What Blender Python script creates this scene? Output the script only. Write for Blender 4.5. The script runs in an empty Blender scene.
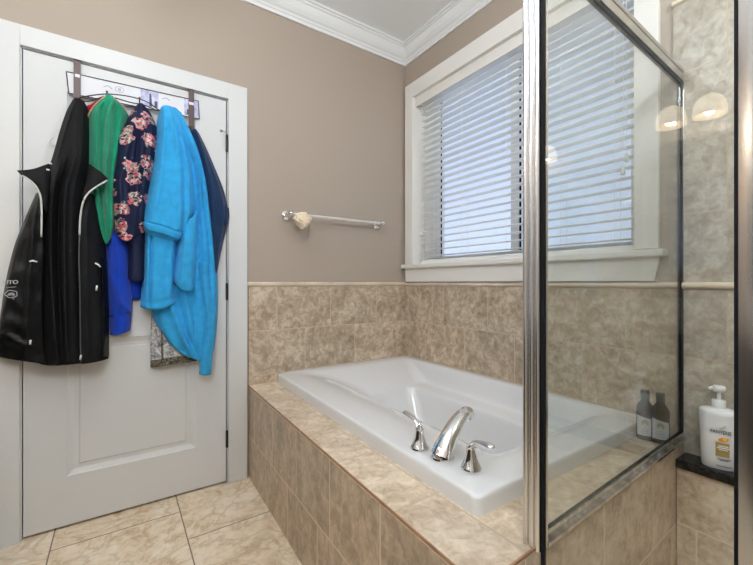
import bpy, bmesh, math, random
from mathutils import Vector, Matrix, noise
random.seed(7)
SC = bpy.context.scene
COL = SC.collection
PI = math.pi

# ------------------------------------------------------------------ camera
CAM = Vector((-1.70, -2.133, 1.07))
YAW = math.atan(258.5 / 380.0)
FPX = 380.0
SN, CS = math.sin(YAW), math.cos(YAW)
cam_data = bpy.data.cameras.new('camera')
cam_data.sensor_width = 36.0
cam_data.sensor_fit = 'HORIZONTAL'
cam_data.lens = FPX / 753.0 * 36.0
cam_data.clip_start = 0.02
cam = bpy.data.objects.new('camera', cam_data)
COL.objects.link(cam)
cam.location = CAM
cam.rotation_euler = (PI / 2, 0, -YAW)
SC.camera = cam

# ------------------------------------------------------------------ world, lights, exposure
world = bpy.data.worlds.new('sky')
SC.world = world
world.use_nodes = True
wn = world.node_tree
wn.nodes.clear()
w_out = wn.nodes.new('ShaderNodeOutputWorld')
w_bg = wn.nodes.new('ShaderNodeBackground')
w_tc = wn.nodes.new('ShaderNodeTexCoord')
w_sep = wn.nodes.new('ShaderNodeSeparateXYZ')
w_rmp = wn.nodes.new('ShaderNodeValToRGB')
w_rmp.color_ramp.elements[0].position = 0.0
w_rmp.color_ramp.elements[0].color = (0.67, 0.775, 1.0, 1)
w_rmp.color_ramp.elements[1].position = 0.7
w_rmp.color_ramp.elements[1].color = (0.46, 0.56, 0.80, 1)
wn.links.new(w_tc.outputs['Generated'], w_sep.inputs[0])
wn.links.new(w_sep.outputs['Z'], w_rmp.inputs[0])
wn.links.new(w_rmp.outputs[0], w_bg.inputs['Color'])
w_bg.inputs['Strength'].default_value = 1.22
wn.links.new(w_bg.outputs[0], w_out.inputs[0])

# unseen glowing globes added under the ceiling as fill light: place, radius, brightness
FILL_LAMPS = [(-1.75, -1.15, 0.125, 31.0), (-2.1, -2.55, 0.15, 66.0), (-0.55, -2.38, 0.10, 56.0)]
FILL_COL = (0.90, 0.96, 1.0)
SHADE_EMIT, BULB_EMIT = 4.6, 60.0

vs = SC.view_settings
vs.view_transform = 'Standard'
vs.look = 'None'
vs.gamma = 1.0
vs.exposure = 0.0
try:
    vs.use_curve_mapping = False
except Exception:
    pass
cy = SC.cycles
cy.use_denoising = True
cy.max_bounces = 10
cy.diffuse_bounces = 6
cy.glossy_bounces = 6
cy.transparent_max_bounces = 32
cy.sample_clamp_indirect = 6.0
cy.caustics_reflective = False
cy.caustics_refractive = False


# ------------------------------------------------------------------ pixel -> place
def P(px, py, d=0.0):
    """the point on the plane y = -d that the photograph shows at (px, py)"""
    u = (px - 376.5) / FPX
    v = (282.5 - py) / FPX
    r = Vector((SN + CS * u, CS - SN * u, v))
    t = (-d - CAM.y) / r.y
    return CAM + r * t


# ------------------------------------------------------------------ materials
def new_mat(name):
    m = bpy.data.materials.new(name)
    m.use_nodes = True
    nt = m.node_tree
    b = nt.nodes['Principled BSDF']
    return m, nt, b


def N(nt, kind, **kw):
    n = nt.nodes.new(kind)
    for k, v in kw.items():
        if k.startswith('i_'):
            n.inputs[k[2:]].default_value = v
        else:
            setattr(n, k, v)
    return n


def ramp(nt, stops, interp='LINEAR'):
    r = nt.nodes.new('ShaderNodeValToRGB')
    cr = r.color_ramp
    cr.interpolation = interp
    while len(cr.elements) < len(stops):
        cr.elements.new(0.5)
    for e, (p, c) in zip(cr.elements, stops):
        e.position = p
        e.color = (c[0], c[1], c[2], 1)
    return r


def simple(name, col, rough=0.5, metal=0.0, bump=0.0, bscale=60.0, spec=0.5, var=0.0, vscale=3.0, coat=0.0):
    m, nt, b = new_mat(name)
    b.inputs['Base Color'].default_value = (*col, 1)
    b.inputs['Roughness'].default_value = rough
    b.inputs['Metallic'].default_value = metal
    b.inputs['Specular IOR Level'].default_value = spec
    b.inputs['Coat Weight'].default_value = coat
    tc = N(nt, 'ShaderNodeTexCoord')
    if var > 0:
        nz = N(nt, 'ShaderNodeTexNoise', i_Scale=vscale, i_Detail=3.0)
        nt.links.new(tc.outputs['Object'], nz.inputs['Vector'])
        r = ramp(nt, [(0.3, [c * (1 - var) for c in col]), (0.7, [min(1, c * (1 + var)) for c in col])])
        nt.links.new(nz.outputs['Fac'], r.inputs[0])
        nt.links.new(r.outputs[0], b.inputs['Base Color'])
    if bump > 0:
        nz2 = N(nt, 'ShaderNodeTexNoise', i_Scale=bscale, i_Detail=4.0)
        nt.links.new(tc.outputs['Object'], nz2.inputs['Vector'])
        bp = N(nt, 'ShaderNodeBump', i_Strength=bump, i_Distance=0.004)
        nt.links.new(nz2.outputs['Fac'], bp.inputs['Height'])
        nt.links.new(bp.outputs[0], b.inputs['Normal'])
    return m


def tile_mat(name, ua, va, bw, rh, u0, v0, dark, mid, light, grout, offset=0.5, mortar=0.0022, rough=0.35, nscale=7.0,
             vein=None, grain=(1, 1, 1)):
    m, nt, b = new_mat(name)
    L = nt.links.new
    tc = N(nt, 'ShaderNodeTexCoord')
    sp = N(nt, 'ShaderNodeSeparateXYZ')
    L(tc.outputs['Object'], sp.inputs[0])
    cb = N(nt, 'ShaderNodeCombineXYZ')
    for i, (ax, o) in enumerate(((ua, u0), (va, v0))):
        ad = N(nt, 'ShaderNodeMath', operation='SUBTRACT')
        L(sp.outputs[ax], ad.inputs[0])
        ad.inputs[1].default_value = o
        L(ad.outputs[0], cb.inputs[i])
    bk = N(nt, 'ShaderNodeTexBrick', offset=offset, offset_frequency=2, squash=1.0)
    bk.inputs['Scale'].default_value = 1.0
    bk.inputs['Color1'].default_value = (0, 0, 0, 1)
    bk.inputs['Color2'].default_value = (1, 1, 1, 1)
    bk.inputs['Mortar'].default_value = (0.5, 0.5, 0.5, 1)
    bk.inputs['Mortar Size'].default_value = mortar
    bk.inputs['Mortar Smooth'].default_value = 0.1
    bk.inputs['Bias'].default_value = 0.0
    bk.inputs['Brick Width'].default_value = bw
    bk.inputs['Row Height'].default_value = rh
    L(cb.outputs[0], bk.inputs['Vector'])
    # marbling, shifted from tile to tile
    sc = N(nt, 'ShaderNodeVectorMath', operation='MULTIPLY')
    sc.inputs[1].default_value = grain
    L(tc.outputs['Object'], sc.inputs[0])
    sh = N(nt, 'ShaderNodeVectorMath', operation='SCALE')
    sh.inputs[3].default_value = 5.0
    L(bk.outputs['Color'], sh.inputs[0])
    av = N(nt, 'ShaderNodeVectorMath', operation='ADD')
    L(sc.outputs[0], av.inputs[0])
    L(sh.outputs[0], av.inputs[1])
    n1 = N(nt, 'ShaderNodeTexNoise', i_Scale=nscale, i_Detail=12.0, i_Roughness=0.70, i_Distortion=0.35)
    L(av.outputs[0], n1.inputs['Vector'])
    n3 = N(nt, 'ShaderNodeTexNoise', i_Scale=nscale * 4.2, i_Detail=7.0, i_Roughness=0.65, i_Distortion=0.6)
    L(av.outputs[0], n3.inputs['Vector'])
    mf = N(nt, 'ShaderNodeMath', operation='MULTIPLY_ADD')
    L(n3.outputs['Fac'], mf.inputs[0])
    mf.inputs[1].default_value = 0.52
    m7 = N(nt, 'ShaderNodeMath', operation='MULTIPLY')
    m7.inputs[1].default_value = 0.48
    L(n1.outputs['Fac'], m7.inputs[0])
    L(m7.outputs[0], mf.inputs[2])
    r1 = ramp(nt, [(0.37, dark), (0.49, mid), (0.605, light)])
    L(mf.outputs[0], r1.inputs[0])
    col = r1.outputs[0]
    if vein:
        n2 = N(nt, 'ShaderNodeTexNoise', i_Scale=nscale * 0.8, i_Detail=6.0, i_Roughness=0.6, i_Distortion=1.6)
        off = N(nt, 'ShaderNodeVectorMath', operation='ADD')
        off.inputs[1].default_value = (3.1, 7.7, 1.3)
        L(av.outputs[0], off.inputs[0])
        L(off.outputs[0], n2.inputs['Vector'])
        r2 = ramp(nt, [(0.46, (0, 0, 0)), (0.495, (1, 1, 1)), (0.53, (0, 0, 0))])
        L(n2.outputs['Fac'], r2.inputs[0])
        mx = N(nt, 'ShaderNodeMixRGB', blend_type='MIX')
        ml = N(nt, 'ShaderNodeMath', operation='MULTIPLY')
        ml.inputs[1].default_value = 0.45
        L(r2.outputs[0], ml.inputs[0])
        L(ml.outputs[0], mx.inputs[0])
        L(col, mx.inputs[1])
        mx.inputs[2].default_value = (*vein, 1)
        col = mx.outputs[0]
    # whole-tile tone
    tn = ramp(nt, [(0.0, (0.90, 0.90, 0.90)), (1.0, (1.06, 1.05, 1.03))])
    L(bk.outputs['Color'], tn.inputs[0])
    mt = N(nt, 'ShaderNodeMixRGB', blend_type='MULTIPLY')
    mt.inputs[0].default_value = 1.0
    L(col, mt.inputs[1])
    L(tn.outputs[0], mt.inputs[2])
    mg = N(nt, 'ShaderNodeMixRGB', blend_type='MIX')
    L(bk.outputs['Fac'], mg.inputs[0])
    L(mt.outputs[0], mg.inputs[1])
    mg.inputs[2].default_value = (*grout, 1)
    L(mg.outputs[0], b.inputs['Base Color'])
    b.inputs['Roughness'].default_value = rough
    b.inputs['Specular IOR Level'].default_value = 0.35
    sb = N(nt, 'ShaderNodeMath', operation='MULTIPLY_ADD')
    L(bk.outputs['Fac'], sb.inputs[0])
    sb.inputs[1].default_value = -1.0
    L(n1.outputs['Fac'], sb.inputs[2])
    bp = N(nt, 'ShaderNodeBump', i_Strength=0.25, i_Distance=0.003)
    L(sb.outputs[0], bp.inputs['Height'])
    L(bp.outputs[0], b.inputs['Normal'])
    return m


def glass_mat(name, tint, refl=1.0):
    m = bpy.data.materials.new(name)
    m.use_nodes = True
    nt = m.node_tree
    nt.nodes.clear()
    o = N(nt, 'ShaderNodeOutputMaterial')
    t = N(nt, 'ShaderNodeBsdfTransparent')
    t.inputs[0].default_value = (*tint, 1)
    g = N(nt, 'ShaderNodeBsdfGlossy')
    g.inputs['Roughness'].default_value = 0.0
    f = N(nt, 'ShaderNodeFresnel')
    f.inputs['IOR'].default_value = 1.45
    # seen from inside the pane the two faces must reflect alike
    geo = N(nt, 'ShaderNodeNewGeometry')
    ior = N(nt, 'ShaderNodeMix')
    ior.data_type = 'FLOAT'
    ior.inputs[2].default_value = 1.45
    ior.inputs[3].default_value = 1.0 / 1.45
    nt.links.new(geo.outputs['Backfacing'], ior.inputs[0])
    nt.links.new(ior.outputs[0], f.inputs['IOR'])
    ml = N(nt, 'ShaderNodeMath', operation='MULTIPLY')
    ml.inputs[1].default_value = refl
    mx = N(nt, 'ShaderNodeMixShader')
    nt.links.new(f.outputs[0], ml.inputs[0])
    nt.links.new(ml.outputs[0], mx.inputs[0])
    nt.links.new(t.outputs[0], mx.inputs[1])
    nt.links.new(g.outputs[0], mx.inputs[2])
    nt.links.new(mx.outputs[0], o.inputs[0])
    return m


def emit_mat(name, col, strength):
    m, nt, b = new_mat(name)
    b.inputs['Base Color'].default_value = (*col, 1)
    b.inputs['Emission Color'].default_value = (*col, 1)
    b.inputs['Emission Strength'].default_value = strength
    return m


PAINT = simple('tan_wall_paint', (0.395, 0.328, 0.272), 0.62, bump=0.05, bscale=220, spec=0.3)
CEILP = simple('white_ceiling_paint', (0.85, 0.87, 0.89), 0.8, spec=0.2)
WHITE = simple('white_trim_paint', (0.77, 0.775, 0.78), 0.38, spec=0.4)
DOORP = simple('white_door_paint', (0.635, 0.64, 0.642), 0.42, spec=0.35)
DOORC = simple('white_casing_paint', (0.655, 0.66, 0.66), 0.40, spec=0.35)
WINW = simple('cream_white_window_paint', (0.80, 0.775, 0.74), 0.42, spec=0.4)
VINYL = simple('white_vinyl', (0.90, 0.90, 0.89), 0.35)
SLATM = simple('white_slat_paint', (0.84, 0.845, 0.835), 0.40)
GASK = simple('dark_gasket', (0.006, 0.007, 0.009), 0.6, spec=0.15)
CHROME = simple('polished_chrome', (0.86, 0.86, 0.87), 0.06, 1.0)
SATIN = simple('bright_anodised_frame', (0.64, 0.63, 0.63), 0.20, 1.0)
SILLM = simple('water_spotted_sill_metal', (0.62, 0.60, 0.58), 0.22, 1.0, var=0.35, vscale=38)
BRONZE = simple('dark_bronze', (0.055, 0.042, 0.038), 0.42, 0.7)
ACRYL = simple('white_tub_acrylic', (0.745, 0.747, 0.757), 0.14, spec=0.45, coat=0.15)
BLACKG = simple('black_granite', (0.012, 0.012, 0.013), 0.12, var=0.8, vscale=120)
CAPM = simple('cream_marble_cap', (0.62, 0.52, 0.41), 0.30, var=0.16, vscale=9)
EDGEM = simple('brown_edge_grout', (0.34, 0.18, 0.10), 0.5, var=0.2, vscale=20)

T_D, T_M, T_L = (0.30, 0.220, 0.150), (0.475, 0.375, 0.275), (0.70, 0.60, 0.48)
GROUT = (0.56, 0.47, 0.37)
TILE_A = tile_mat('travertine_tile_back', 'X', 'Z', 0.345, 0.2475, -1.1175, 0.80, T_D, T_M, T_L, GROUT)
TILE_B = tile_mat('travertine_tile_right', 'Y', 'Z', 0.345, 0.2475, -1.2575, 0.80, T_D, T_M, T_L, GROUT)
TILE_SH = tile_mat('travertine_tile_shower', 'Y', 'Z', 0.36, 0.2565, -1.741, 1.060, (0.305, 0.255, 0.195), (0.43, 0.38, 0.31), (0.56, 0.52, 0.445), (0.50, 0.39, 0.29), rough=0.3)
TILE_SX = tile_mat('travertine_tile_shower_side', 'X', 'Z', 0.36, 0.2565, -0.30, 1.060, (0.305, 0.255, 0.195), (0.43, 0.38, 0.31), (0.56, 0.52, 0.445), (0.50, 0.39, 0.29), rough=0.3)
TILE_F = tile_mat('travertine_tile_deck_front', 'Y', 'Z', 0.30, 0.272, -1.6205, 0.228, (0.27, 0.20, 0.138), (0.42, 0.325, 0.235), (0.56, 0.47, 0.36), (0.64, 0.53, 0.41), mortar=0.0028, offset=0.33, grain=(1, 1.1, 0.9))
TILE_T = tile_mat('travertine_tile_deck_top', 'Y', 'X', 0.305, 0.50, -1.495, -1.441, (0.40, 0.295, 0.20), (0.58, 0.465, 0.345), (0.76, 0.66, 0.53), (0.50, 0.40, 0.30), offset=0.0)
TILE_K = tile_mat('travertine_tile_knee', 'X', 'Z', 0.345, 0.272, -0.965, 0.228, (0.34, 0.255, 0.175), (0.53, 0.425, 0.315), (0.68, 0.585, 0.465), (0.74, 0.65, 0.53))  # same travertine, colour lightened to stand in for light low in the shower
TILE_G = tile_mat('travertine_floor_tile', 'Y', 'X', 0.465, 0.465, -0.383, -1.925, (0.60, 0.445, 0.285), (0.79, 0.66, 0.495), (0.88, 0.79, 0.665), (0.22, 0.18, 0.14), mortar=0.0026, rough=0.22, nscale=4.5, vein=(0.44, 0.30, 0.15))
PANE = glass_mat('shower_glass', (0.958, 0.970, 0.964), 1.0)
WPANE = glass_mat('window_glass', (0.97, 0.98, 0.98), 0.8)
MIRR = simple('mirror_silver', (0.9, 0.9, 0.9), 0.0, 1.0)


# ------------------------------------------------------------------ mesh helpers
ORG = {}


def link_mesh(name, verts, faces, mat, parent=None, smooth=False, mats=None, fmat=None):
    me = bpy.data.meshes.new(name)
    o0 = ORG.get(parent, Vector((0, 0, 0))) if parent else Vector((0, 0, 0))
    me.from_pydata([Vector(v) - o0 for v in verts], [], faces)
    bm = bmesh.new()
    bm.from_mesh(me)
    bmesh.ops.recalc_face_normals(bm, faces=bm.faces)
    bm.to_mesh(me)
    bm.free()
    for m in (mats or [mat]):
        me.materials.append(m)
    if fmat:
        for p, i in zip(me.polygons, fmat):
            p.material_index = i
    if smooth:
        for p in me.polygons:
            p.use_smooth = True
    o = bpy.data.objects.new(name, me)
    COL.objects.link(o)
    if parent:
        o.parent = parent
    ORG[o] = o0
    return o


class MB:
    def __init__(self):
        self.v, self.f = [], []

    def add(self, vs, fs):
        b = len(self.v)
        self.v += [Vector(p) for p in vs]
        self.f += [[b + i for i in f] for f in fs]
        return self

    def box(self, x0, x1, y0, y1, z0, z1):
        vs = [(x, y, z) for x in (x0, x1) for y in (y0, y1) for z in (z0, z1)]
        return self.add(vs, [(0, 1, 3, 2), (4, 6, 7, 5), (0, 4, 5, 1), (2, 3, 7, 6), (0, 2, 6, 4), (1, 5, 7, 3)])

    def prism(self, base, z0, z1):
        n = len(base)
        vs = [(x, y, z0) for x, y in base] + [(x, y, z1) for x, y in base]
        fs = [list(range(n))[::-1], list(range(n, 2 * n))]
        for i in range(n):
            j = (i + 1) % n
            fs.append((i, j, n + j, n + i))
        return self.add(vs, fs)

    def loft(self, rings, cap0=True, cap1=True, closed=True):
        n = len(rings[0])
        vs = [p for r in rings for p in r]
        fs = []
        m = n if closed else n - 1
        for k in range(len(rings) - 1):
            for i in range(m):
                j = (i + 1) % n
                fs.append((k * n + i, k * n + j, (k + 1) * n + j, (k + 1) * n + i))
        if cap0:
            fs.append(list(range(n))[::-1])
        if cap1:
            fs.append([(len(rings) - 1) * n + i for i in range(n)])
        return self.add(vs, fs)

    def lathe(self, prof, c, n=28, axis=(0, 0, 1), sx=1.0, sy=1.0, rot=0.0):
        ax = Vector(axis).normalized()
        q = Vector((0, 0, 1)).rotation_difference(ax)
        rings = []
        for (r, h) in prof:
            ring = []
            for i in range(n):
                a = 2 * PI * i / n
                p = Vector((math.cos(a) * r * sx, math.sin(a) * r * sy, h))
                if rot:
                    p = Matrix.Rotation(rot, 3, 'Z') @ p
                ring.append(Vector(c) + q @ p)
            rings.append(ring)
        return self.loft(rings)

    def tube(self, pts, r, n=10, rs=None, flat=1.0, up=(0, 0, 1)):
        pts = [Vector(p) for p in pts]
        rings = []
        for i, p in enumerate(pts):
            t = (pts[min(i + 1, len(pts) - 1)] - pts[max(i - 1, 0)]).normalized()
            u = Vector(up)
            if abs(t.dot(u)) > 0.95:
                u = Vector((0, 1, 0))
            s = t.cross(u).normalized()
            w = s.cross(t).normalized()
            rr = rs[i] if rs else r
            rings.append([p + s * math.cos(2 * PI * k / n) * rr + w * math.sin(2 * PI * k / n) * rr * flat for k in range(n)])
        return self.loft(rings)

    def build(self, name, mat, parent=None, smooth=False, bevel=0.0, seg=2, mats=None, fmat=None, auto=None):
        o = link_mesh(name, self.v, self.f, mat, parent, smooth, mats, fmat)
        if bevel > 0:
            bm = bmesh.new()
            bm.from_mesh(o.data)
            es = [e for e in bm.edges if len(e.link_faces) == 2 and e.calc_face_angle(0) > 0.5]
            bmesh.ops.bevel(bm, geom=es, offset=bevel, segments=seg, profile=0.5, affect='EDGES', clamp_overlap=True)
            bm.to_mesh(o.data)
            bm.free()
        if auto:
            o.data.set_sharp_from_angle(angle=auto)
        return o


def tag(o, label=None, cat=None, group=None, kind=None):
    if label: o['label'] = label
    if cat: o['category'] = cat
    if group: o['group'] = group
    if kind: o['kind'] = kind
    return o


def struct(o):
    o['kind'] = 'structure'
    return o


def empty(name, loc, label, cat, group=None):
    o = bpy.data.objects.new(name, None)
    o.empty_display_size = 0.05
    COL.objects.link(o)
    o.location = loc
    ORG[o] = Vector(loc)
    return tag(o, label, cat, group)


def copy_tree(o, parent=None):
    kids = [c for c in COL.objects if c.parent == o]
    c = o.copy()
    COL.objects.link(c)
    c.parent = parent
    ORG[c] = ORG[o]
    for k in kids:
        copy_tree(k, c)
    return c


def cr(p0, p1, p2, p3, t):
    return 0.5 * ((2 * p1) + (p2 - p0) * t + (2 * p0 - 5 * p1 + 4 * p2 - p3) * t * t + (3 * p1 - p0 - 3 * p2 + p3) * t ** 3)


def spline(pts, n):
    pts = [Vector(p) for p in pts]
    out = []
    m = len(pts)
    for i in range(m - 1):
        a = pts[max(i - 1, 0)] if i > 0 else pts[0] * 2 - pts[1]
        d = pts[i + 2] if i + 2 < m else pts[-1] * 2 - pts[-2]
        for k in range(n):
            out.append(cr(a, pts[i], pts[i + 1], d, k / n))
    out.append(pts[-1])
    return out


def patch(name, rows, mat, parent=None, thick=0.004, nu=8, nv=8, folds=(), wr=0.0, wrs=14.0, seed=0.0, px=True, stretch=(1, 1, 0.55), bands=()):
    """a draped piece of cloth through rows of points; folds are ridges (u0,v0,u1,v1,width,height) along the cloth"""
    g = [[P(*p) if px else Vector(p) for p in r] for r in rows]
    g = [spline(r, nu) for r in g]
    cols = list(zip(*g))
    cols = [spline(c, nv) for c in cols]
    g = list(zip(*cols))
    R, Cn = len(g), len(g[0])
    vs = []
    for j in range(R):
        v = j / (R - 1)
        for i in range(Cn):
            u = i / (Cn - 1)
            p = Vector(g[j][i])
            h = 0.0
            for (u0, v0, u1, v1, w, a) in folds:
                if v1 == v0:
                    continue
                t = (v - v0) / (v1 - v0)
                if -0.15 < t < 1.15:
                    tt = min(max(t, 0), 1)
                    env = min(1, min(t + 0.15, 1.15 - t) / 0.3)
                    uc = u0 + (u1 - u0) * tt
                    h += 1.6 * a * env * math.exp(-((u - uc) / w) ** 2)
            for (vb, dp) in bands:
                h -= dp * math.exp(-((v - vb) / 0.016) ** 2)
            if wr:
                q = Vector((p.x * wrs * stretch[0] + seed, seed * 1.7, p.z * wrs * stretch[2]))
                h += 1.7 * wr * (noise.noise(q) + 0.25 * noise.noise(q * 2.1))
                q = Vector(((p.x + 0.5 * p.z) * wrs * 1.5 + seed, 3 - seed, (p.z - 0.4 * p.x) * wrs * 0.6))
                h += 0.9 * wr * noise.noise(q)
            edge = min(1.0, min(u, 1 - u) / 0.08)
            p.y -= h * (0.25 + 0.75 * edge)
            if p.y > -0.006:
                p.y = -0.006
            vs.append(p)
    fs = []
    for j in range(R - 1):
        for i in range(Cn - 1):
            a = j * Cn + i
            fs.append((a, a + 1, a + Cn + 1, a + Cn))
    # give the sheet its thickness
    nrm = [Vector((0, 0, 0)) for _ in vs]
    for f in fs:
        n = (vs[f[1]] - vs[f[0]]).cross(vs[f[3]] - vs[f[0]])
        for k in f:
            nrm[k] += n
    back = []
    for p, n in zip(vs, nrm):
        n = n.normalized() if n.length > 0 else Vector((0, -1, 0))
        if n.y > 0:
            n = -n
        q = p - n * thick
        if q.y > -0.003:
            q.y = -0.003
        back.append(q)
    m = len(vs)
    fs2 = list(fs) + [tuple(k + m for k in f[::-1]) for f in fs]
    rim = [i for i in range(Cn)] + [j * Cn + Cn - 1 for j in range(1, R)] + [(R - 1) * Cn + i for i in range(Cn - 2, -1, -1)] + [j * Cn for j in range(R - 2, 0, -1)]
    for a, b2 in zip(rim, rim[1:] + rim[:1]):
        fs2.append((a, b2, b2 + m, a + m))
    return link_mesh(name, vs + back, fs2, mat, parent, smooth=True)


def text(name, body, size, origin, xdir, updir, mat, parent=None, depth=0.0006, align='CENTER', sx=1.0):
    cu = bpy.data.curves.new(name, 'FONT')
    cu.body = body
    cu.size = size
    cu.extrude = depth
    cu.align_x = align
    cu.resolution_u = 3
    tmp = bpy.data.objects.new(name + '_tmp', cu)
    COL.objects.link(tmp)
    dg = bpy.context.evaluated_depsgraph_get()
    me = bpy.data.meshes.new_from_object(tmp.evaluated_get(dg))
    bpy.data.objects.remove(tmp)
    x = Vector(xdir).normalized()
    y = Vector(updir).normalized()
    z = x.cross(y).normalized()
    o0 = ORG.get(parent, Vector((0, 0, 0)))
    for v in me.vertices:
        c = v.co.copy()
        v.co = Vector(origin) + x * c.x * sx + y * c.y + z * c.z - o0
    me.materials.clear()
    me.materials.append(mat)
    o = bpy.data.objects.new(name, me)
    COL.objects.link(o)
    if parent:
        o.parent = parent
    ORG[o] = o0
    return o


# ================================================================== THE ROOM
XL, YF, ZC = -2.90, -3.40, 2.73
SX = -0.965          # plane of the shower front


def pan_y(x):        # the shower's side screen is a hair out of square with the door wall
    return -1.611 - 0.040 * (-x / 0.965)


def deck_x(y):       # the platform front and the tub run a touch off the window wall's line
    return -1.104 + 0.0235 * y


def tub_x(y):
    return -0.948 + 0.0245 * y


struct(MB().box(XL - 0.1, 0.16, YF - 0.1, 0.12, -0.08, 0.0).build('floor', TILE_G))
struct(MB().box(XL - 0.1, 0.16, YF - 0.1, 0.12, ZC, ZC + 0.08).build('ceiling', CEILP))
# door wall with its opening
DX0, DX1, DZ = -2.030, -1.2165, 2.045
wb = MB()
wb.box(XL - 0.1, DX0 - 0.012, 0, 0.12, 0, ZC)
wb.box(DX1 + 0.012, 0.16, 0, 0.12, 0, ZC)
wb.box(DX0 - 0.012, DX1 + 0.012, 0, 0.12, DZ + 0.012, ZC)
struct(wb.build('wall_back', PAINT))
# window wall with its opening
WY0, WY1, WZ0, WZ1 = -1.469, -0.100, 1.190, 2.355
wr_ = MB()
wr_.box(0, 0.16, WY1, 0.0, 0, ZC)
wr_.box(0, 0.16, YF - 0.1, WY0, 0, ZC)
wr_.box(0, 0.16, WY0, WY1, 0, WZ0)
wr_.box(0, 0.16, WY0, WY1, WZ1, ZC)
struct(wr_.build('wall_right', PAINT))
struct(MB().box(XL - 0.1, XL, YF - 0.1, 0.0, 0, ZC).build('wall_left', simple('pale_bounce_wall_paint', (0.58, 0.575, 0.57), 0.6, spec=0.3)))  # unseen wall given a pale neutral colour to bounce light
struct(MB().box(XL, 0.0, YF - 0.1, YF, 0, ZC).build('wall_front', PAINT))
struct(MB().box(SX - 0.02, 0.0, -2.75, -2.65, 0, ZC).build('wall_shower', TILE_SX))

# tiled wainscot
struct(MB().box(-1.104, 0.0, -0.008, 0, 0, 1.047).build('wall_back_wainscot', TILE_A))
struct(MB().box(-0.008, 0.0, -1.600, -0.008, 0, 1.047).build('wall_right_wainscot', TILE_B))
struct(MB().box(-0.008, 0.0, -2.65, -1.600, 0, 1.044).box(-0.008, 0.0, -2.65, -1.590, 1.066, 2.082).build('wall_right_shower_tile', TILE_SH))


def half_round(pts_path, out, z0, z1, name, mat, along):
    rings = []
    prof = [(0.0, z0)] + [(out * math.sin(PI * k / 8), z0 + (z1 - z0) * (0.5 - 0.5 * math.cos(PI * k / 8))) for k in range(1, 8)] + [(0.0, z1)]
    for (x, y, nx, ny) in pts_path:
        rings.append([(x + nx * o, y + ny * o, z) for (o, z) in prof])
    return MB().loft(rings).build(name, mat, smooth=True, auto=0.7)


struct(half_round([(-1.114, 0, 0, -1), (0, 0, -1, -1), (0, -2.65, -1, 0)], 0.017, 1.045, 1.073, 'trim_1', CAPM, 'x'))
struct(half_round([(0, -1.588, -1, 0), (0, -2.65, -1, 0)], 0.017, 2.082, 2.104, 'trim_2', CAPM, 'y'))

# crown moulding
prof = [(0, 2.612), (0.010, 2.612), (0.012, 2.628), (0.018, 2.634), (0.020, 2.644), (0.030, 2.652), (0.042, 2.670),
        (0.050, 2.690), (0.054, 2.704), (0.062, 2.708), (0.064, 2.716), (0.074, 2.719), (0.074, ZC), (0, ZC)]
rings = []
for (x, y, nx, ny) in ((XL, 0, 1, -1), (0, 0, -1, -1), (0, YF, -1, 1), (XL, YF, 1, 1), (XL, 0, 1, -1)):
    rings.append([(x + nx * o, y + ny * o, z) for (o, z) in prof])
struct(MB().loft(rings, False, False).build('trim_3', WHITE))

# baseboards away from the tub
struct(MB().box(XL, XL + 0.014, -3.4, -0.02, 0, 0.11).build('baseboard_left', WHITE, bevel=0.004))
struct(MB().box(XL + 0.02, DX0 - 0.10, -0.014, 0, 0, 0.11).build('baseboard_back', WHITE, bevel=0.004))

# ------------------------------------------------------------------ door
def panelled_door():
    x0, x1, z0, z1, yf = -2.0255, -1.2235, 0.012, 2.038, -0.004
    pans = [(-1.884, -1.372, 0.225, 0.815), (-1.884, -1.372, 0.985, 1.905)]
    prof = [(0, 0), (0.004, 0.004), (0.022, 0.012), (0.026, 0.0125), (0.040, 0.0125), (0.046, 0.0075)]
    xs = [x0, pans[0][0], pans[0][1], x1]
    zs = [z0, 0.225, 0.815, 0.985, 1.905, z1]
    m = MB()
    for i in range(3):
        for j in range(5):
            if i == 1 and j in (1, 3):
                continue
            m.add([(xs[i], yf, zs[j]), (xs[i + 1], yf, zs[j]), (xs[i + 1], yf, zs[j + 1]), (xs[i], yf, zs[j + 1])], [(0, 1, 2, 3)])
    for (a, b, c, d) in pans:
        rings = [[(a + o, yf + h, c + o), (b - o, yf + h, c + o), (b - o, yf + h, d - o), (a + o, yf + h, d - o)] for (o, h) in prof]
        m.loft(rings, False, True)
    # edges and back
    yb = 0.034
    m.add([(x0, yf, z0), (x1, yf, z0), (x1, yf, z1), (x0, yf, z1), (x0, yb, z0), (x1, yb, z0), (x1, yb, z1), (x0, yb, z1)],
          [(0, 1, 5, 4), (1, 2, 6, 5), (2, 3, 7, 6), (3, 0, 4, 7), (4, 5, 6, 7)])
    return m


door = empty('door_1', (-1.62, 0.0, 0.0), 'white two-panel bathroom door holding the hanging clothes', 'door')
struct(door)
panelled_door().build('door_panel', DOORP, door)
for zc in (1.812, 1.021, 0.236):
    h = MB()
    h.lathe([(0.0005, -0.046), (0.0055, -0.045), (0.0055, 0.045), (0.0005, 0.046)], (-1.2195, -0.010, zc), n=12)
    h.box(-1.2255, -1.2135, -0.0065, -0.003, zc - 0.044, zc + 0.044)
    ho = h.build('hinge', BRONZE, door)
    if zc > 1.5:
        st = MB()
        st.tube([(-1.2195, -0.012, 1.858), (-1.232, -0.040, 1.858), (-1.250, -0.058, 1.857)], 0.0045, 8)
        st.tube([(-1.250, -0.058, 1.857), (-1.262, -0.052, 1.856)], 0.008, 10)
        tag(st.build('door_stop', CHROME, ho), 'short metal hinge-pin door stop')
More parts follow.
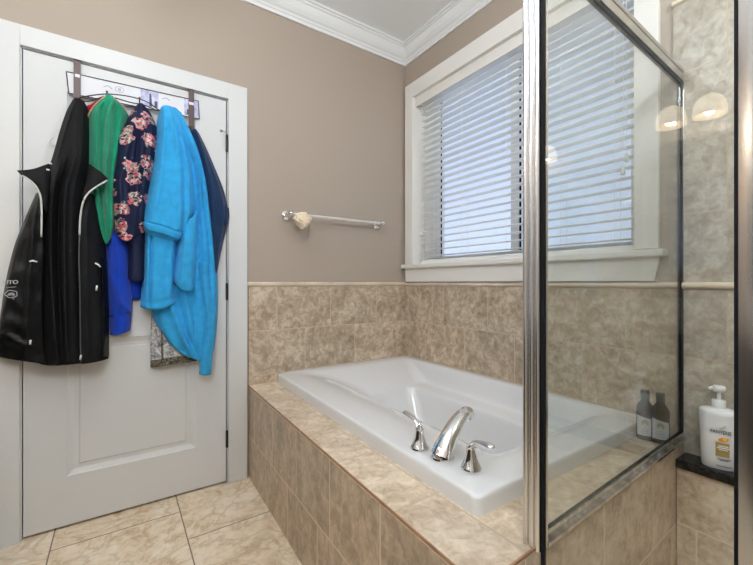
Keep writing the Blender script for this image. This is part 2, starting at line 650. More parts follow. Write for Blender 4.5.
# casing and jamb
cs = MB()
cs.box(DX0 - 0.105, DX0 - 0.004, -0.018, 0, 0, 2.133)
cs.box(DX1 + 0.004, -1.115, -0.018, 0, 0, 2.133)
cs.box(DX0 - 0.004, DX1 + 0.004, -0.018, 0, DZ + 0.003, 2.133)
struct(cs.build('trim_4', DOORC, bevel=0.002))
jb = MB()
jb.box(DX0 - 0.012, DX0, -0.002, 0.12, 0, DZ + 0.004)
jb.box(DX1, DX1 + 0.012, -0.002, 0.12, 0, DZ + 0.004)
jb.box(DX0 - 0.012, DX1 + 0.012, -0.002, 0.12, DZ, DZ + 0.012)
jb.box(DX0, DX1, 0.036, 0.12, 0.0, DZ)
struct(jb.build('trim_5', DOORC))

# ------------------------------------------------------------------ window
win = empty('window_1', (0.1, -0.785, WZ0), 'white vinyl slider window behind lowered blinds', 'window')
struct(win)
fr = MB()
fr.box(0.095, 0.150, WY0, WY0 + 0.06, WZ0, WZ1)
fr.box(0.095, 0.150, WY1 - 0.095, WY1, WZ0, WZ1)
fr.box(0.095, 0.150, WY0 + 0.06, WY1 - 0.095, WZ1 - 0.06, WZ1)
fr.box(0.095, 0.150, WY0 + 0.06, WY1 - 0.095, WZ0, WZ0 + 0.055)
fr.box(0.092, 0.150, -0.862, -0.815, WZ0 + 0.055, WZ1 - 0.06)
fr.build('window_frame', VINYL, win, bevel=0.003)
sash = MB()
sash.box(0.100, 0.140, -0.254, -0.195, WZ0 + 0.055, WZ1 - 0.06)
sash.build('sash', VINYL, win, bevel=0.003)
gk = MB()
gk.box(0.103, 0.108, -0.262, -0.2545, WZ0 + 0.055, WZ1 - 0.06)
gk.box(0.103, 0.108, -0.872, -0.8625, WZ0 + 0.055, WZ1 - 0.06)
gk.build('gasket', GASK, win)
MB().box(0.112, 0.118, WY0 + 0.06, -0.875, WZ0 + 0.05, WZ1 - 0.055).build('pane', WPANE, win)
MB().box(0.112, 0.118, -0.815, -0.262, WZ0 + 0.05, WZ1 - 0.055).build('pane', WPANE, win)
# lined opening, casing, stool and apron
tw = MB()
tw.box(-0.002, 0.094, WY1 - 0.003, WY1, WZ0, WZ1).box(-0.002, 0.094, WY0, WY0 + 0.003, WZ0, WZ1).box(-0.002, 0.094, WY0, WY1, WZ1 - 0.003, WZ1)
tw.box(-0.020, 0.0, WY1 - 0.002, -0.022, WZ0 + 0.01, 2.452)
tw.box(-0.020, 0.0, -1.548, WY0 + 0.004, WZ0 + 0.01, 2.452)
tw.box(-0.020, 0.0, WY0 + 0.004, WY1 - 0.002, WZ1 - 0.004, 2.452)
struct(tw.build('trim_6', WINW, bevel=0.0015))
struct(MB().box(-0.046, 0.096, -1.572, -0.004, 1.168, 1.196).build('window_sill', WINW, bevel=0.006))
ap = MB()
ya, yb2 = -0.022, -1.552
vsa = []
for (x) in (-0.020, 0.0):
    vsa += [(x, ya, 1.168), (x, yb2, 1.168), (x, yb2 + 0.018, 1.076), (x, ya - 0.008, 1.076)]
ap.add(vsa, [(0, 1, 2, 3), (7, 6, 5, 4), (0, 4, 5, 1), (1, 5, 6, 2), (2, 6, 7, 3), (3, 7, 4, 0)])
struct(ap.build('trim_7', WINW))

# ------------------------------------------------------------------ blind
bl = empty('venetian_blind', (0.05, -0.79, 1.20), 'white wide-slat venetian blind lowered over the window', 'blind')
vb = MB().box(0.006, 0.018, -1.462, -0.108, 2.288, 2.353)
vb.build('valance', WINW, bl, bevel=0.002)
MB().box(0.022, 0.078, -1.458, -0.112, 2.305, 2.350).build('headrail', SLATM, bl)
sl = MB()
zs_ = []
z = 1.250
tilt = 0.0
while z < 2.285:
    zs_.append(z)
    rr_ = []
    for yy in (-0.140, -1.455):
        top, bot = [], []
        for k in range(7):
            s = -0.025 + 0.05 * k / 6
            crown = 0.0032 * (1 - (s / 0.025) ** 2)
            top.append((0.052 + s, yy, z + crown + s * tilt + 0.0016))
            bot.append((0.052 + s, yy, z + crown + s * tilt - 0.0016))
        rr_.append(top + bot[::-1])
    sl.loft(rr_)
    z += 0.0423
sl.build('slats', SLATM, bl)
MB().box(0.028, 0.076, -1.455, -0.140, 1.199, 1.222).build('bottom_rail', SLATM, bl, bevel=0.004)
ld_ = MB()
for yy in (-0.225, -0.515, -0.835, -1.14, -1.375):
    for xx in (0.0262, 0.0778):
        ld_.tube([(xx, yy, 1.21), (xx, yy, 2.31)], 0.0009, 6)
ld_.build('ladder_cords', SLATM, bl)
for (yy, zz) in ((-1.425, 1.60), (-1.412, 1.55), (-0.155, 1.435)):
    cm = MB().tube([(0.016, yy, zz), (0.018, yy, 2.29)], 0.0011, 6)
    co = cm.build('pull_cord', SLATM, bl)
    MB().lathe([(0.002, 0.0), (0.0055, -0.004), (0.0045, -0.016), (0.008, -0.024), (0.0085, -0.036), (0.003, -0.040)], (0.016, yy, zz), n=14).build('tassel', SLATM, co, smooth=True)

# ================================================================== TUB DECK
deck = empty('tub_surround', (-0.55, -0.8, 0.0), 'travertine tiled platform built around the white bathtub', 'tub surround')
struct(deck)
DZT = 0.503
top = MB()
ty0 = -1.500
CY = pan_y(-1.14)
CX = deck_x(CY)
top.prism([(CX, CY), (deck_x(-0.008), -0.008), (tub_x(-0.008) + 0.012, -0.008), (tub_x(CY) + 0.012, pan_y(tub_x(CY) + 0.012))], DZT - 0.012, DZT)
top.prism([(tub_x(CY) + 0.012, pan_y(tub_x(CY) + 0.012)), (tub_x(ty0) + 0.012, ty0), (-0.008, ty0), (-0.008, pan_y(0))], DZT - 0.012, DZT)
top.build('deck_top', TILE_T, deck)
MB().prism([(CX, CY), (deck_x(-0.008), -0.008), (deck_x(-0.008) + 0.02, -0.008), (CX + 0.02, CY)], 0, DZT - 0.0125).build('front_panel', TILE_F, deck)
kn = MB().prism([(CX + 0.0205, pan_y(CX)), (CX + 0.0205, pan_y(CX) + 0.02), (-0.008, pan_y(0) + 0.02), (-0.008, pan_y(0))], 0, DZT - 0.0125)
kn.prism([(SX, pan_y(SX) - 0.010), (SX, pan_y(SX)), (-0.008, pan_y(0)), (-0.008, pan_y(0) - 0.010)], 0, DZT)
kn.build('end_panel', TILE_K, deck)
eg = MB()
eg.prism([(CX - 0.002, CY), (deck_x(-0.008) - 0.002, -0.008), (deck_x(-0.008) + 0.0015, -0.008), (CX + 0.0015, CY)], DZT - 0.006, DZT + 0.0008)
eg.prism([(CX, CY - 0.002), (CX, CY + 0.002), (SX, pan_y(SX) + 0.002), (SX, pan_y(SX) - 0.002)], DZT - 0.006, DZT + 0.0008)
tag(eg.build('edge_strip', EDGEM, deck), 'thin brown tile edge strip')

# ------------------------------------------------------------------ tub
def rrect(x0, x1, y0, y1, r, z, n=8):
    pts = []
    for (cx, cy, a0) in ((x1 - r, y1 - r, 0), (x0 + r, y1 - r, PI / 2), (x0 + r, y0 + r, PI), (x1 - r, y0 + r, 1.5 * PI)):
        for k in range(n + 1):
            a = a0 + PI / 2 * k / n
            pts.append((cx + r * math.cos(a), cy + r * math.sin(a), z))
    # straight sides get points of their own
    out = []
    m = len(pts)
    for i in range(m):
        a, b = Vector(pts[i]), Vector(pts[(i + 1) % m])
        out.append(a)
        if i % (n + 1) == n:
            for k in range(1, 8):
                out.append(a.lerp(b, k / 8))
    return out


TX0, TX1, TY0, TY1, TZ = -0.948, -0.010, -1.514, -0.011, 0.552
R_ = [  # front, back, left(door wall), right(shower), corner radius, z
    (0, 0, 0, 0, 0.022, DZT), (0, 0, 0, 0, 0.022, TZ - 0.012), (0.0015, 0.0015, 0.0015, 0.0015, 0.024, TZ - 0.005),
    (0.005, 0.005, 0.005, 0.005, 0.027, TZ - 0.001), (0.012, 0.010, 0.012, 0.012, 0.034, TZ),
    (0.095, 0.040, 0.055, 0.090, 0.060, TZ - 0.0015), (0.145, 0.048, 0.078, 0.120, 0.062, TZ - 0.007),
    (0.200, 0.054, 0.105, 0.150, 0.064, TZ - 0.019), (0.255, 0.060, 0.140, 0.175, 0.066, TZ - 0.036),
    (0.305, 0.066, 0.182, 0.200, 0.068, TZ - 0.058), (0.345, 0.072, 0.225, 0.220, 0.070, TZ - 0.082),
    (0.372, 0.080, 0.262, 0.235, 0.070, TZ - 0.104), (0.382, 0.090, 0.276, 0.242, 0.070, TZ - 0.113),
    (0.388, 0.165, 0.292, 0.250, 0.070, TZ - 0.120), (0.392, 0.178, 0.300, 0.255, 0.070, TZ - 0.126),
    (0.398, 0.188, 0.312, 0.262, 0.070, TZ - 0.145), (0.412, 0.205, 0.390, 0.290, 0.070, TZ - 0.30),
    (0.420, 0.225, 0.450, 0.315, 0.065, TZ - 0.385), (0.44, 0.26, 0.53, 0.36, 0.055, TZ - 0.415), (0.46, 0.32, 0.66, 0.48, 0.04, TZ - 0.42)]
tub = empty('bathtub', (-0.49, -0.77, DZT), 'glossy white drop-in bathtub set into the tiled platform', 'bathtub')
rg = [rrect(TX0 + f, TX1 - b, TY0 + r, TY1 - l, rad, z) for (f, b, l, r, rad, z) in R_]
for ring in rg:      # the front edge leaves the wall's line a little
    for p in ring:
        t = max(0.0, (-0.15 - p.x) / (-0.15 - TX0))
        p.x += 0.0245 * p.y * t
MB().loft(rg, False, True).build('tub_shell', ACRYL, tub, smooth=True).modifiers.new('smooth', 'SUBSURF').render_levels = 2
tag(MB().box(-0.80, -0.765, TY0 - 0.0008, TY0 + 0.001, 0.5275, 0.5305).build('maker_mark', simple('grey_print', (0.2, 0.2, 0.22), 0.5), tub), 'tiny grey mark on the tub end')
dr = MB().lathe([(0.001, 0.0), (0.03, 0.0), (0.032, 0.003), (0.001, 0.004)], (-0.5, -1.02, TZ - 0.4205), n=20)
dr.build('drain', CHROME, tub, smooth=True, auto=0.6)

# ------------------------------------------------------------------ tub filler
def tub_spout():
    e = empty('tub_spout', (-0.912, -1.318, TZ), 'tall curved chrome spout standing between the two taps', 'faucet')
    MB().lathe([(0.001, 0), (0.037, 0), (0.038, 0.004), (0.036, 0.012), (0.001, 0.013)], (-0.912, -1.318, TZ), n=32, sx=1.0, sy=0.95).build('base_ring', CHROME, e, smooth=True, auto=0.6)
    path = spline([(-0.914, -1.318, TZ + 0.010), (-0.904, -1.317, TZ + 0.030), (-0.876, -1.312, TZ + 0.060), (-0.840, -1.304, TZ + 0.086), (-0.802, -1.296, TZ + 0.102), (-0.770, -1.289, TZ + 0.101), (-0.754, -1.286, TZ + 0.090)], 5)
    n = len(path)
    rs = []
    for i in range(n):
        t = i / (n - 1)
        rs.append(0.035 * (1 - t) + 0.0145 * t)
    MB().tube(path, 0.02, 24, rs=rs, flat=0.85, up=(-1, 0, 0.6)).build('spout', CHROME, e, smooth=True, auto=0.9)
    MB().lathe([(0.001, 0), (0.0075, 0), (0.0075, -0.012), (0.001, -0.013)], (-0.762, -1.287, TZ + 0.087), n=14).build('nozzle', CHROME, e, smooth=True, auto=0.6)


tub_spout()
tap = empty('tub_tap', (-0.922, -1.228, TZ), 'chrome tap on the tub edge nearer the door wall, lever pointing away from the spout', 'tap', None)
c = (-0.922, -1.228, TZ)
MB().lathe([(0.001, 0), (0.029, 0), (0.0295, 0.004), (0.0265, 0.010), (0.021, 0.022), (0.0160, 0.038), (0.0130, 0.055), (0.0130, 0.060), (0.010, 0.0615), (0.001, 0.062)], c, n=32).build('tap_body', CHROME, tap, smooth=True, auto=0.8)
lv = spline([(-0.922, -1.228, TZ + 0.058), (-0.922, -1.224, TZ + 0.071), (-0.921, -1.208, TZ + 0.082), (-0.920, -1.180, TZ + 0.087), (-0.919, -1.152, TZ + 0.090), (-0.919, -1.143, TZ + 0.090)], 5)
lr = [0.0115, 0.0118, 0.0115, 0.011, 0.0105, 0.0105, 0.010, 0.0095, 0.009, 0.0088, 0.0088, 0.009, 0.0095, 0.010, 0.0105, 0.011, 0.0115, 0.012, 0.012, 0.0115, 0.0105, 0.0095, 0.008, 0.006, 0.004, 0.001]
fl = MB()
fl.tube(lv, 0.01, 16, rs=lr[:len(lv)], flat=0.62, up=(0, 0.2, 1))
fl.build('lever', CHROME, tap, smooth=True)
tap2 = copy_tree(tap)
tap2.location = (-0.889, -1.408, TZ)
tap2.rotation_euler = (0, 0, PI - 0.05)
tap2['label'] = 'chrome tap on the tub edge nearer the shower post, lever pointing toward the shower'

# ================================================================== SHOWER
struct(MB().box(SX + 0.06, -0.008, -2.65, -1.68, 0.0, 0.035).build('floor_shower', TILE_G))
struct(MB().box(SX - 0.06, SX + 0.06, -2.65, -1.6675, 0.0, 0.105).build('trim_8', TILE_SH))

# side screen: post, rail, sill, wall channel and glass
scr = empty('shower_screen', (-0.48, pan_y(-0.48), DZT), 'framed clear glass shower screen standing on the tub platform', 'shower screen')


def post_profile(cx, cy, wx, wy, flutes=3):
    """front face towards -x with rounded flutes"""
    pts = []
    y0 = cy + wy / 2
    for k in range(flutes):
        a, b = y0 - wy * k / flutes, y0 - wy * (k + 1) / flutes
        for s in range(7):
            t = s / 6
            yy = a + (b - a) * t
            pts.append((cx - wx / 2 - 0.006 * math.sin(PI * t), yy))
    pts += [(cx + wx / 2, cy - wy / 2), (cx + wx / 2, cy + wy / 2)]
    return pts


PY = -1.646
MB().prism(post_profile(SX + 0.012, PY, 0.028, 0.042), DZT + 0.0006, 1.86).build('corner_post', SATIN, scr, smooth=True, auto=0.9)


def along(x0, x1, off0, off1, z0, z1):
    return MB().prism([(x0, pan_y(x0) + off0), (x0, pan_y(x0) + off1), (x1, pan_y(x1) + off1), (x1, pan_y(x1) + off0)], z0, z1)


ra = along(-0.940, -0.009, -0.010, 0.010, 1.800, 1.840)
ra.prism([(-0.940, pan_y(-0.94) - 0.013), (-0.940, pan_y(-0.94) - 0.010), (-0.009, pan_y(0) - 0.010), (-0.009, pan_y(0) - 0.013)], 1.828, 1.840)
ra.build('top_rail', SATIN, scr, bevel=0.002)
along(-0.938, -0.022, -0.0065, 0.0065, 1.788, 1.7998).build('top_gasket', GASK, scr)
si = along(-0.940, -0.009, -0.020, 0.006, DZT + 0.0006, DZT + 0.010)
si.prism([(-0.940, pan_y(-0.94) - 0.011), (-0.940, pan_y(-0.94) - 0.007), (-0.009, pan_y(0) - 0.007), (-0.009, pan_y(0) - 0.011)], DZT + 0.009, DZT + 0.026)
si.prism([(-0.940, pan_y(-0.94) + 0.0034), (-0.940, pan_y(-0.94) + 0.0058), (-0.009, pan_y(0) + 0.0058), (-0.009, pan_y(0) + 0.0034)], DZT + 0.009, DZT + 0.024)
si.build('sill_channel', SILLM, scr, bevel=0.001)
along(-0.0175, -0.0085, -0.006, 0.006, DZT + 0.011, 1.7998).build('wall_gasket', GASK, scr)
along(-0.0085, -0.0081, -0.010, 0.004, DZT + 0.011, 1.7998).build('wall_channel', SATIN, scr)
along(-0.938, -0.0178, -0.003, 0.003, DZT + 0.012, 1.7878).build('glass_pane', PANE, scr)

# front panel with the second post
frp = empty('shower_front_panel', (SX, -1.825, 0.105), 'narrow clear glass shower front panel between two bright posts', 'shower panel')
MB().box(SX - 0.003, SX + 0.003, -1.9705, -1.679, 0.12, 1.80).build('glass_pane', PANE, frp)
MB().box(SX - 0.004, SX + 0.004, -1.6765, -1.6690, 0.106, 1.86).build('edge_seal', GASK, frp)
MB().box(SX - 0.006, SX + 0.006, -1.9750, -1.9710, 0.106, 1.86).build('edge_seal', GASK, frp)
MB().prism(post_profile(SX + 0.008, -2.002, 0.030, 0.052, 1), 0.106, 1.86).build('side_post', SATIN, frp, smooth=True, auto=0.9)
MB().box(SX - 0.014, SX + 0.014, -1.970, -1.679, 1.801, 1.845).build('top_rail', SATIN, frp, bevel=0.002)
MB().box(SX - 0.012, SX + 0.012, -1.970, -1.679, 0.106, 0.119).build('bottom_rail', SATIN, frp, bevel=0.002)

# low ledge under the pump bottle
lg = empty('shower_ledge', (-0.05, -2.1, 0.0), 'low tiled shower ledge topped by a black stone slab', 'shower ledge')
struct(lg)
YE = pan_y(-0.05) - 0.0135
MB().box(-0.090, -0.0085, -2.645, YE, 0.036, 0.430).build('ledge_wall', tile_mat('travertine_tile_ledge', 'Y', 'Z', 0.36, 0.245, -1.741, 0.235, (0.42, 0.335, 0.235), (0.63, 0.52, 0.395), (0.78, 0.69, 0.56), (0.76, 0.68, 0.56)), lg)  # same tile as the rest, brightened in colour where little light reaches
MB().box(-0.104, -0.0085, -2.645, YE, 0.4305, 0.460).build('ledge_top', BLACKG, lg, bevel=0.003)

# ------------------------------------------------------------------ bottles
BROWN = simple('dark_brown_bottle_plastic', (0.030, 0.024, 0.015), 0.22)
LABW = simple('white_paper_label', (0.66, 0.68, 0.72), 0.5)
GOLD = simple('pale_gold_print', (0.42, 0.34, 0.18), 0.45)
GREYP = simple('grey_label_print', (0.25, 0.26, 0.28), 0.5)
BC = Vector((-0.120, -1.5415, DZT))
bt = empty('brown_bottle', BC, 'dark brown bottle farther from the camera, against the bathtub end', 'bottle', 'brown bottles on the tub platform')
MB().lathe([(0.001, 0), (0.0245, 0), (0.026, 0.004), (0.026, 0.098), (0.0245, 0.110), (0.020, 0.122), (0.0135, 0.131), (0.0115, 0.136), (0.0115, 0.146), (0.001, 0.147)], BC, n=32).build('bottle_body', BROWN, bt, smooth=True, auto=0.9)
MB().lathe([(0.001, 0.140), (0.0135, 0.140), (0.0138, 0.165), (0.0128, 0.1675), (0.001, 0.168)], BC, n=24).build('cap', simple('black_cap', (0.02, 0.02, 0.02), 0.35), bt, smooth=True, auto=0.7)
view = math.atan2(CAM.y - BC.y, CAM.x - BC.x)
lb = MB()
rgs = []
for zz in (0.016, 0.074, 0.083):
    rgs.append([])
for k in range(17):
    a = view - 1.05 + 2.1 * k / 16
    for j, zz in enumerate((0.016, 0.084 - 0.012 * k / 16)):
        rgs[j].append(BC + Vector((math.cos(a) * 0.0264, math.sin(a) * 0.0264, zz)))
lb.loft([rgs[0], rgs[1]], False, False, closed=False)
lbo = lb.build('label', LABW, bt, smooth=True)
em = MB()
for (n_l, r_l, a_l) in ((9, 0.0085, 2.3), (5, 0.0035, 1.6)):
    for k in range(n_l):
        ang = -a_l + 2 * a_l * k / (n_l - 1)
        dx, dz = math.sin(ang) * r_l, math.cos(ang) * r_l
        pts = []
        for q in range(8):
            b = 2 * PI * q / 8
            ex_ = 0.0040 * math.cos(b)
            ez_ = 0.0021 * math.sin(b)
            rx = ex_ * math.sin(ang) + ez_ * math.cos(ang)
            rz = ex_ * math.cos(ang) - ez_ * math.sin(ang)
            aa = view + (dx + rx) / 0.0266
            pts.append(BC + Vector((math.cos(aa) * 0.0267, math.sin(aa) * 0.0267, 0.060 + dz + rz)))
        em.add(pts, [list(range(8))])
em.build('leaf_emblem', GOLD, lbo)
for (zz, hw) in ((0.041, 0.006), (0.034, 0.011), (0.030, 0.009), (0.023, 0.010)):
    a0, a1 = view - hw / 0.0266, view + hw / 0.0266
    m_ = MB()
    r0 = [BC + Vector((math.cos(a0 + (a1 - a0) * k / 4) * 0.0267, math.sin(a0 + (a1 - a0) * k / 4) * 0.0267, zz)) for k in range(5)]
    r1 = [p + Vector((0, 0, 0.0016)) for p in r0]
    m_.loft([r0, r1], False, False, closed=False)
    m_.build('print_line', GREYP, lbo)
# the bottle is oval: broad face towards the room
ov_f = Vector((math.cos(view), math.sin(view), 0))
ov_r = Vector((-math.sin(view), math.cos(view), 0))
for k in [c for c in COL.objects if c.parent == bt or (c.parent and c.parent.parent == bt)]:
    for v in k.data.vertices:
        zf = min(1.0, max(0.0, (0.140 - v.co.z) / 0.028)) if 'cap' not in k.name else 0.0
        a_, b_ = v.co.dot(ov_f), v.co.dot(ov_r)
        v.co = ov_f * a_ * (1 - 0.34 * zf) + ov_r * b_ * (1 + 0.03 * zf) + Vector((0, 0, v.co.z * 1.05))
bt2 = copy_tree(bt)
bt2.location = (-0.112, -1.586, DZT)
bt2['label'] = 'dark brown bottle nearer the camera, close to the glass screen sill'

PC = Vector((-0.050, -1.729, 0.460))
pb = empty('pump_bottle', PC, 'white pump shampoo bottle with gold label on the black stone ledge', 'bottle')
PWH = simple('white_bottle_plastic', (0.80, 0.80, 0.80), 0.22)
pv = math.atan2(CAM.y - PC.y, CAM.x - PC.x) + 0.05    # facing the room
fd = Vector((math.cos(pv), math.sin(pv), 0))
rt = Vector((-math.sin(pv), math.cos(pv), 0))    # to the right as seen from the front


def pbring(w, d, z, n=40, e=0.75):
    r = []
    for k in range(n):
        a = 2 * PI * k / n
        ca, sa = math.cos(a), math.sin(a)
        r.append(PC + rt * (w * math.copysign(abs(ca) ** e, ca)) + fd * (d * math.copysign(abs(sa) ** 0.9, sa)) + Vector((0, 0, z)))
    return r


MB().loft([pbring(0.001, 0.001, 0), pbring(0.043, 0.029, 0), pbring(0.0455, 0.0315, 0.004), pbring(0.047, 0.033, 0.05), pbring(0.0497, 0.034, 0.125), pbring(0.0517, 0.034, 0.175), pbring(0.0514, 0.0335, 0.184), pbring(0.0475, 0.030, 0.189), pbring(0.032, 0.022, 0.193), pbring(0.019, 0.018, 0.195)]).build('bottle_body', PWH, pb, smooth=True, auto=0.9)
MB().lathe([(0.001, 0.193), (0.0185, 0.193), (0.0185, 0.218), (0.017, 0.220), (0.006, 0.221), (0.005, 0.250), (0.001, 0.251)], PC, n=24).build('collar', PWH, pb, smooth=True, auto=0.7)
ph = MB().lathe([(0.001, 0.246), (0.014, 0.248), (0.0175, 0.254), (0.0175, 0.263), (0.014, 0.2675), (0.001, 0.2685)], PC, n=24)
ph.tube([PC + Vector((0, 0, 0.258)), PC - rt * 0.018 + fd * 0.004 + Vector((0, 0, 0.259)), PC - rt * 0.026 + fd * 0.006 + Vector((0, 0, 0.255))], 0.0055, 12)
ph.build('pump_head', PWH, pb, smooth=True, auto=0.8)
fp = PC + fd * 0.0352
up = Vector((0, 0, 1))
text('brand_text', 'PANTENE', 0.0170, fp + up * 0.118 + rt * 0.003, rt, up, simple('dark_label_print', (0.05, 0.05, 0.06), 0.5), pb, 0.0008, sx=0.70)


def fquad(x0, x1, z0, z1, mat, name, dd=0.0):
    return MB().add([fp + fd * dd + rt * x0 + up * z0, fp + fd * dd + rt * x1 + up * z0, fp + fd * dd + rt * x1 + up * z1, fp + fd * dd + rt * x0 + up * z1,
                     fp - fd * 0.004 + rt * x0 + up * z0, fp - fd * 0.004 + rt * x1 + up * z0, fp - fd * 0.004 + rt * x1 + up * z1, fp - fd * 0.004 + rt * x0 + up * z1],
                    [(0, 1, 2, 3), (4, 7, 6, 5), (0, 4, 5, 1), (1, 5, 6, 2), (2, 6, 7, 3), (3, 7, 4, 0)]).build(name, mat, pb)


fquad(-0.010, 0.024, 0.045, 0.090, simple('gold_label', (0.40, 0.29, 0.10), 0.35, 0.4), 'gold_label')
for (z0, x0, x1) in ((0.078, -0.003, 0.021), (0.072, -0.006, 0.024), (0.066, -0.002, 0.020)):
    fquad(x0, x1, z0, z0 + 0.003, PWH, 'label_line', 0.0006)
for (z0, x0, x1) in ((0.036, -0.005, 0.027), (0.032, 0.0, 0.022), (0.0135, -0.008, 0.030)):
    fquad(x0, x1, z0, z0 + 0.0022, GREYP, 'print_line')


def swoosh(cx, cz, w, h, mat, name, rot=0.0, dd=0.0004):
    pts, bk_ = [], []
    for k in range(20):
        a = 2 * PI * k / 20
        ex, ez = w * math.cos(a), h * math.sin(a)
        x, z_ = ex * math.cos(rot) - ez * math.sin(rot), ex * math.sin(rot) + ez * math.cos(rot)
        pts.append(fp + fd * dd + rt * (cx + x) + up * (cz + z_))
        bk_.append(fp - fd * 0.004 + rt * (cx + x) + up * (cz + z_))
    MB().loft([bk_, pts]).build(name, mat, pb)


swoosh(0.009, 0.101, 0.013, 0.0062, simple('orange_print', (0.75, 0.30, 0.02), 0.4), 'orange_capsule', 0.25)
swoosh(0.013, 0.1025, 0.006, 0.0035, simple('amber_print', (0.95, 0.62, 0.10), 0.4), 'capsule_shine', 0.25, 0.0008)
swoosh(0.008, 0.1405, 0.0095, 0.0052, simple('beige_print', (0.62, 0.54, 0.42), 0.4), 'emblem', 0.6)
swoosh(0.004, 0.1445, 0.0065, 0.0042, PWH, 'emblem_cut', 0.7, 0.0006)

# ================================================================== TOWEL BAR AND SPONGE
tb = empty('towel_bar', P(334, 220, 0.0), 'chrome towel bar on the tan wall above the tub end', 'towel bar')
pa, pz = P(289.5, 215.0, 0.0), P(377.5, 225.0, 0.0)
BARD = 0.062
bz = 1.462
for x in (-0.888, -0.250):
    m_ = MB()
    m_.lathe([(0.001, 0), (0.029, 0), (0.0305, 0.004), (0.027, 0.010), (0.016, 0.014), (0.010, 0.022), (0.0085, 0.05), (0.012, 0.060), (0.0145, 0.072), (0.0135, 0.084), (0.008, 0.090), (0.001, 0.0915)], (x, 0, bz), n=28, axis=(0, -1, 0))
    m_.build('bracket', CHROME, tb, smooth=True, auto=0.8)
MB().tube([(-0.888, -BARD, bz), (-0.250, -BARD, bz)], 0.0088, 16).build('bar', simple('satin_bar', (0.80, 0.785, 0.74), 0.32, 0.55), tb, smooth=True, auto=0.7)
SPM, snt, sbb = new_mat('cream_netting')
sbb.inputs['Base Color'].default_value = (0.84, 0.71, 0.54, 1)
sbb.inputs['Roughness'].default_value = 0.9
spv, spf = [], []
sc_ = Vector((-0.834, -BARD - 0.053, bz - 0.040))
bm = bmesh.new()
bmesh.ops.create_icosphere(bm, subdivisions=5, radius=1.0)
for v in bm.verts:
    n_ = v.co.normalized()
    r = 0.041 * (1 + 0.22 * noise.noise(n_ * 3.1) + 0.16 * abs(noise.noise(n_ * 7.0)) + 0.22 * (abs(noise.noise(n_ * 11.0 + Vector((3, 1, 2)))) - 0.15))
    w_ = 1.12 if n_.z > 0 else 1.12 - 0.68 * (-n_.z)
    v.co = sc_ + Vector((n_.x * r * w_, n_.y * r * 0.95, n_.z * r * (1.0 if n_.z > 0 else 1.05)))
bm.verts.ensure_lookup_table()
spv = [v.co.copy() for v in bm.verts]
spf = [[v.index for v in f.verts] for f in bm.faces]
bm.free()
sp_e = empty('bath_sponge', (sc_.x, sc_.y, sc_.z - 0.05), 'cream mesh bath sponge hanging from the chrome towel bar', 'sponge')
link_mesh('mesh_puff', spv, spf, SPM, sp_e, smooth=True)
MB().tube([(sc_.x, -BARD - 0.034, bz - 0.016), (sc_.x, -BARD - 0.011, bz + 0.005), (sc_.x, -BARD, bz + 0.0115), (sc_.x, -BARD + 0.0105, bz + 0.003), (sc_.x, -BARD + 0.004, bz - 0.012), (sc_.x, -BARD - 0.034, bz - 0.022)], 0.002, 8).build('hanging_loop', SPM, sp_e)

# ================================================================== DOOR RACK
rack = empty('over_door_rack', P(130, 110, 0.03), 'over-the-door hook rack with dark straps and a white printed card', 'door rack')
STRAP = simple('brown_strap_metal', (0.095, 0.065, 0.062), 0.5, 0.3)
for (px_, y0, y1) in ((77.2, 56, 112), (191.3, 89, 134)):
    a, b = P(px_, y0, 0.020), P(px_, y1, 0.020)
    m_ = MB().box(a.x - 0.0125, a.x + 0.0125, -0.0225, -0.0185, b.z, 2.0440)
    m_.box(a.x - 0.0125, a.x + 0.0125, -0.0225, 0.036, 2.0402, 2.0440)
    m_.build('strap', STRAP, rack)
CARD = simple('white_card', (0.72, 0.72, 0.76), 0.55)
card_px = [(66.3, 71.5), (198.3, 101.0), (199.3, 118.8), (158, 109.5), (120, 104.5), (68.8, 93.0)]
cf = [P(a, b, 0.014) for a, b in card_px]
cb_ = [p + Vector((0, 0.003, 0)) for p in cf]
MB().loft([cb_, cf]).build('printed_card', CARD, rack)
wo = MB()
wpts = [P(a, b, 0.0160) for a, b in [(66.3, 71.5), (198.3, 101.0), (199.3, 118.8), (68.8, 93.0), (66.3, 71.5)]]
for a, b in zip(wpts, wpts[1:]):
    wo.tube([a, b], 0.0019, 8)
wo.build('wire_frame', BRONZE, rack)
LAV = simple('lavender_print', (0.47, 0.47, 0.66), 0.55, var=0.35, vscale=40)
INK = simple('dark_print', (0.06, 0.06, 0.10), 0.55)


def cardpoly(pts, name, mat, d=0.0146):
    f_ = [P(a, b, d) for a, b in pts]
    return MB().loft([[p + Vector((0, 0.0006, 0)) for p in f_], f_]).build(name, mat, rack)


cardpoly([(140.5, 88.6), (158.5, 92.6), (158.8, 108.8), (141.0, 104.8)], 'printed_picture', LAV)
cardpoly([(184, 98.4), (197.8, 101.4), (198.8, 118.0), (184.6, 114.6)], 'printed_picture', LAV)
for pts in ([(149.5, 93.5), (151.2, 93.9), (152.2, 106.8), (149.4, 106.2)], [(154.5, 101.0), (157.5, 101.8), (157.6, 107.8), (154.6, 107.2)],
            [(192.5, 104.8), (194.2, 105.2), (194.4, 116.0), (192.7, 115.5)], [(187.0, 109.0), (189.5, 109.6), (189.6, 114.8), (187.1, 114.2)]):
    cardpoly(pts, 'printed_skyline', INK, 0.0152)
ov = MB()
cc, ex = P(119.5, 89.5, 0.0148), None
ring = []
for k in range(25):
    a = 2 * PI * k / 24
    ring.append(cc + Vector((0.0165 * math.cos(a), 0, 0.0125 * math.sin(a) - 0.0165 * math.cos(a) * 0.02)))
ov.tube(ring, 0.0008, 6)
ov.build('printed_oval', GREYP, rack)
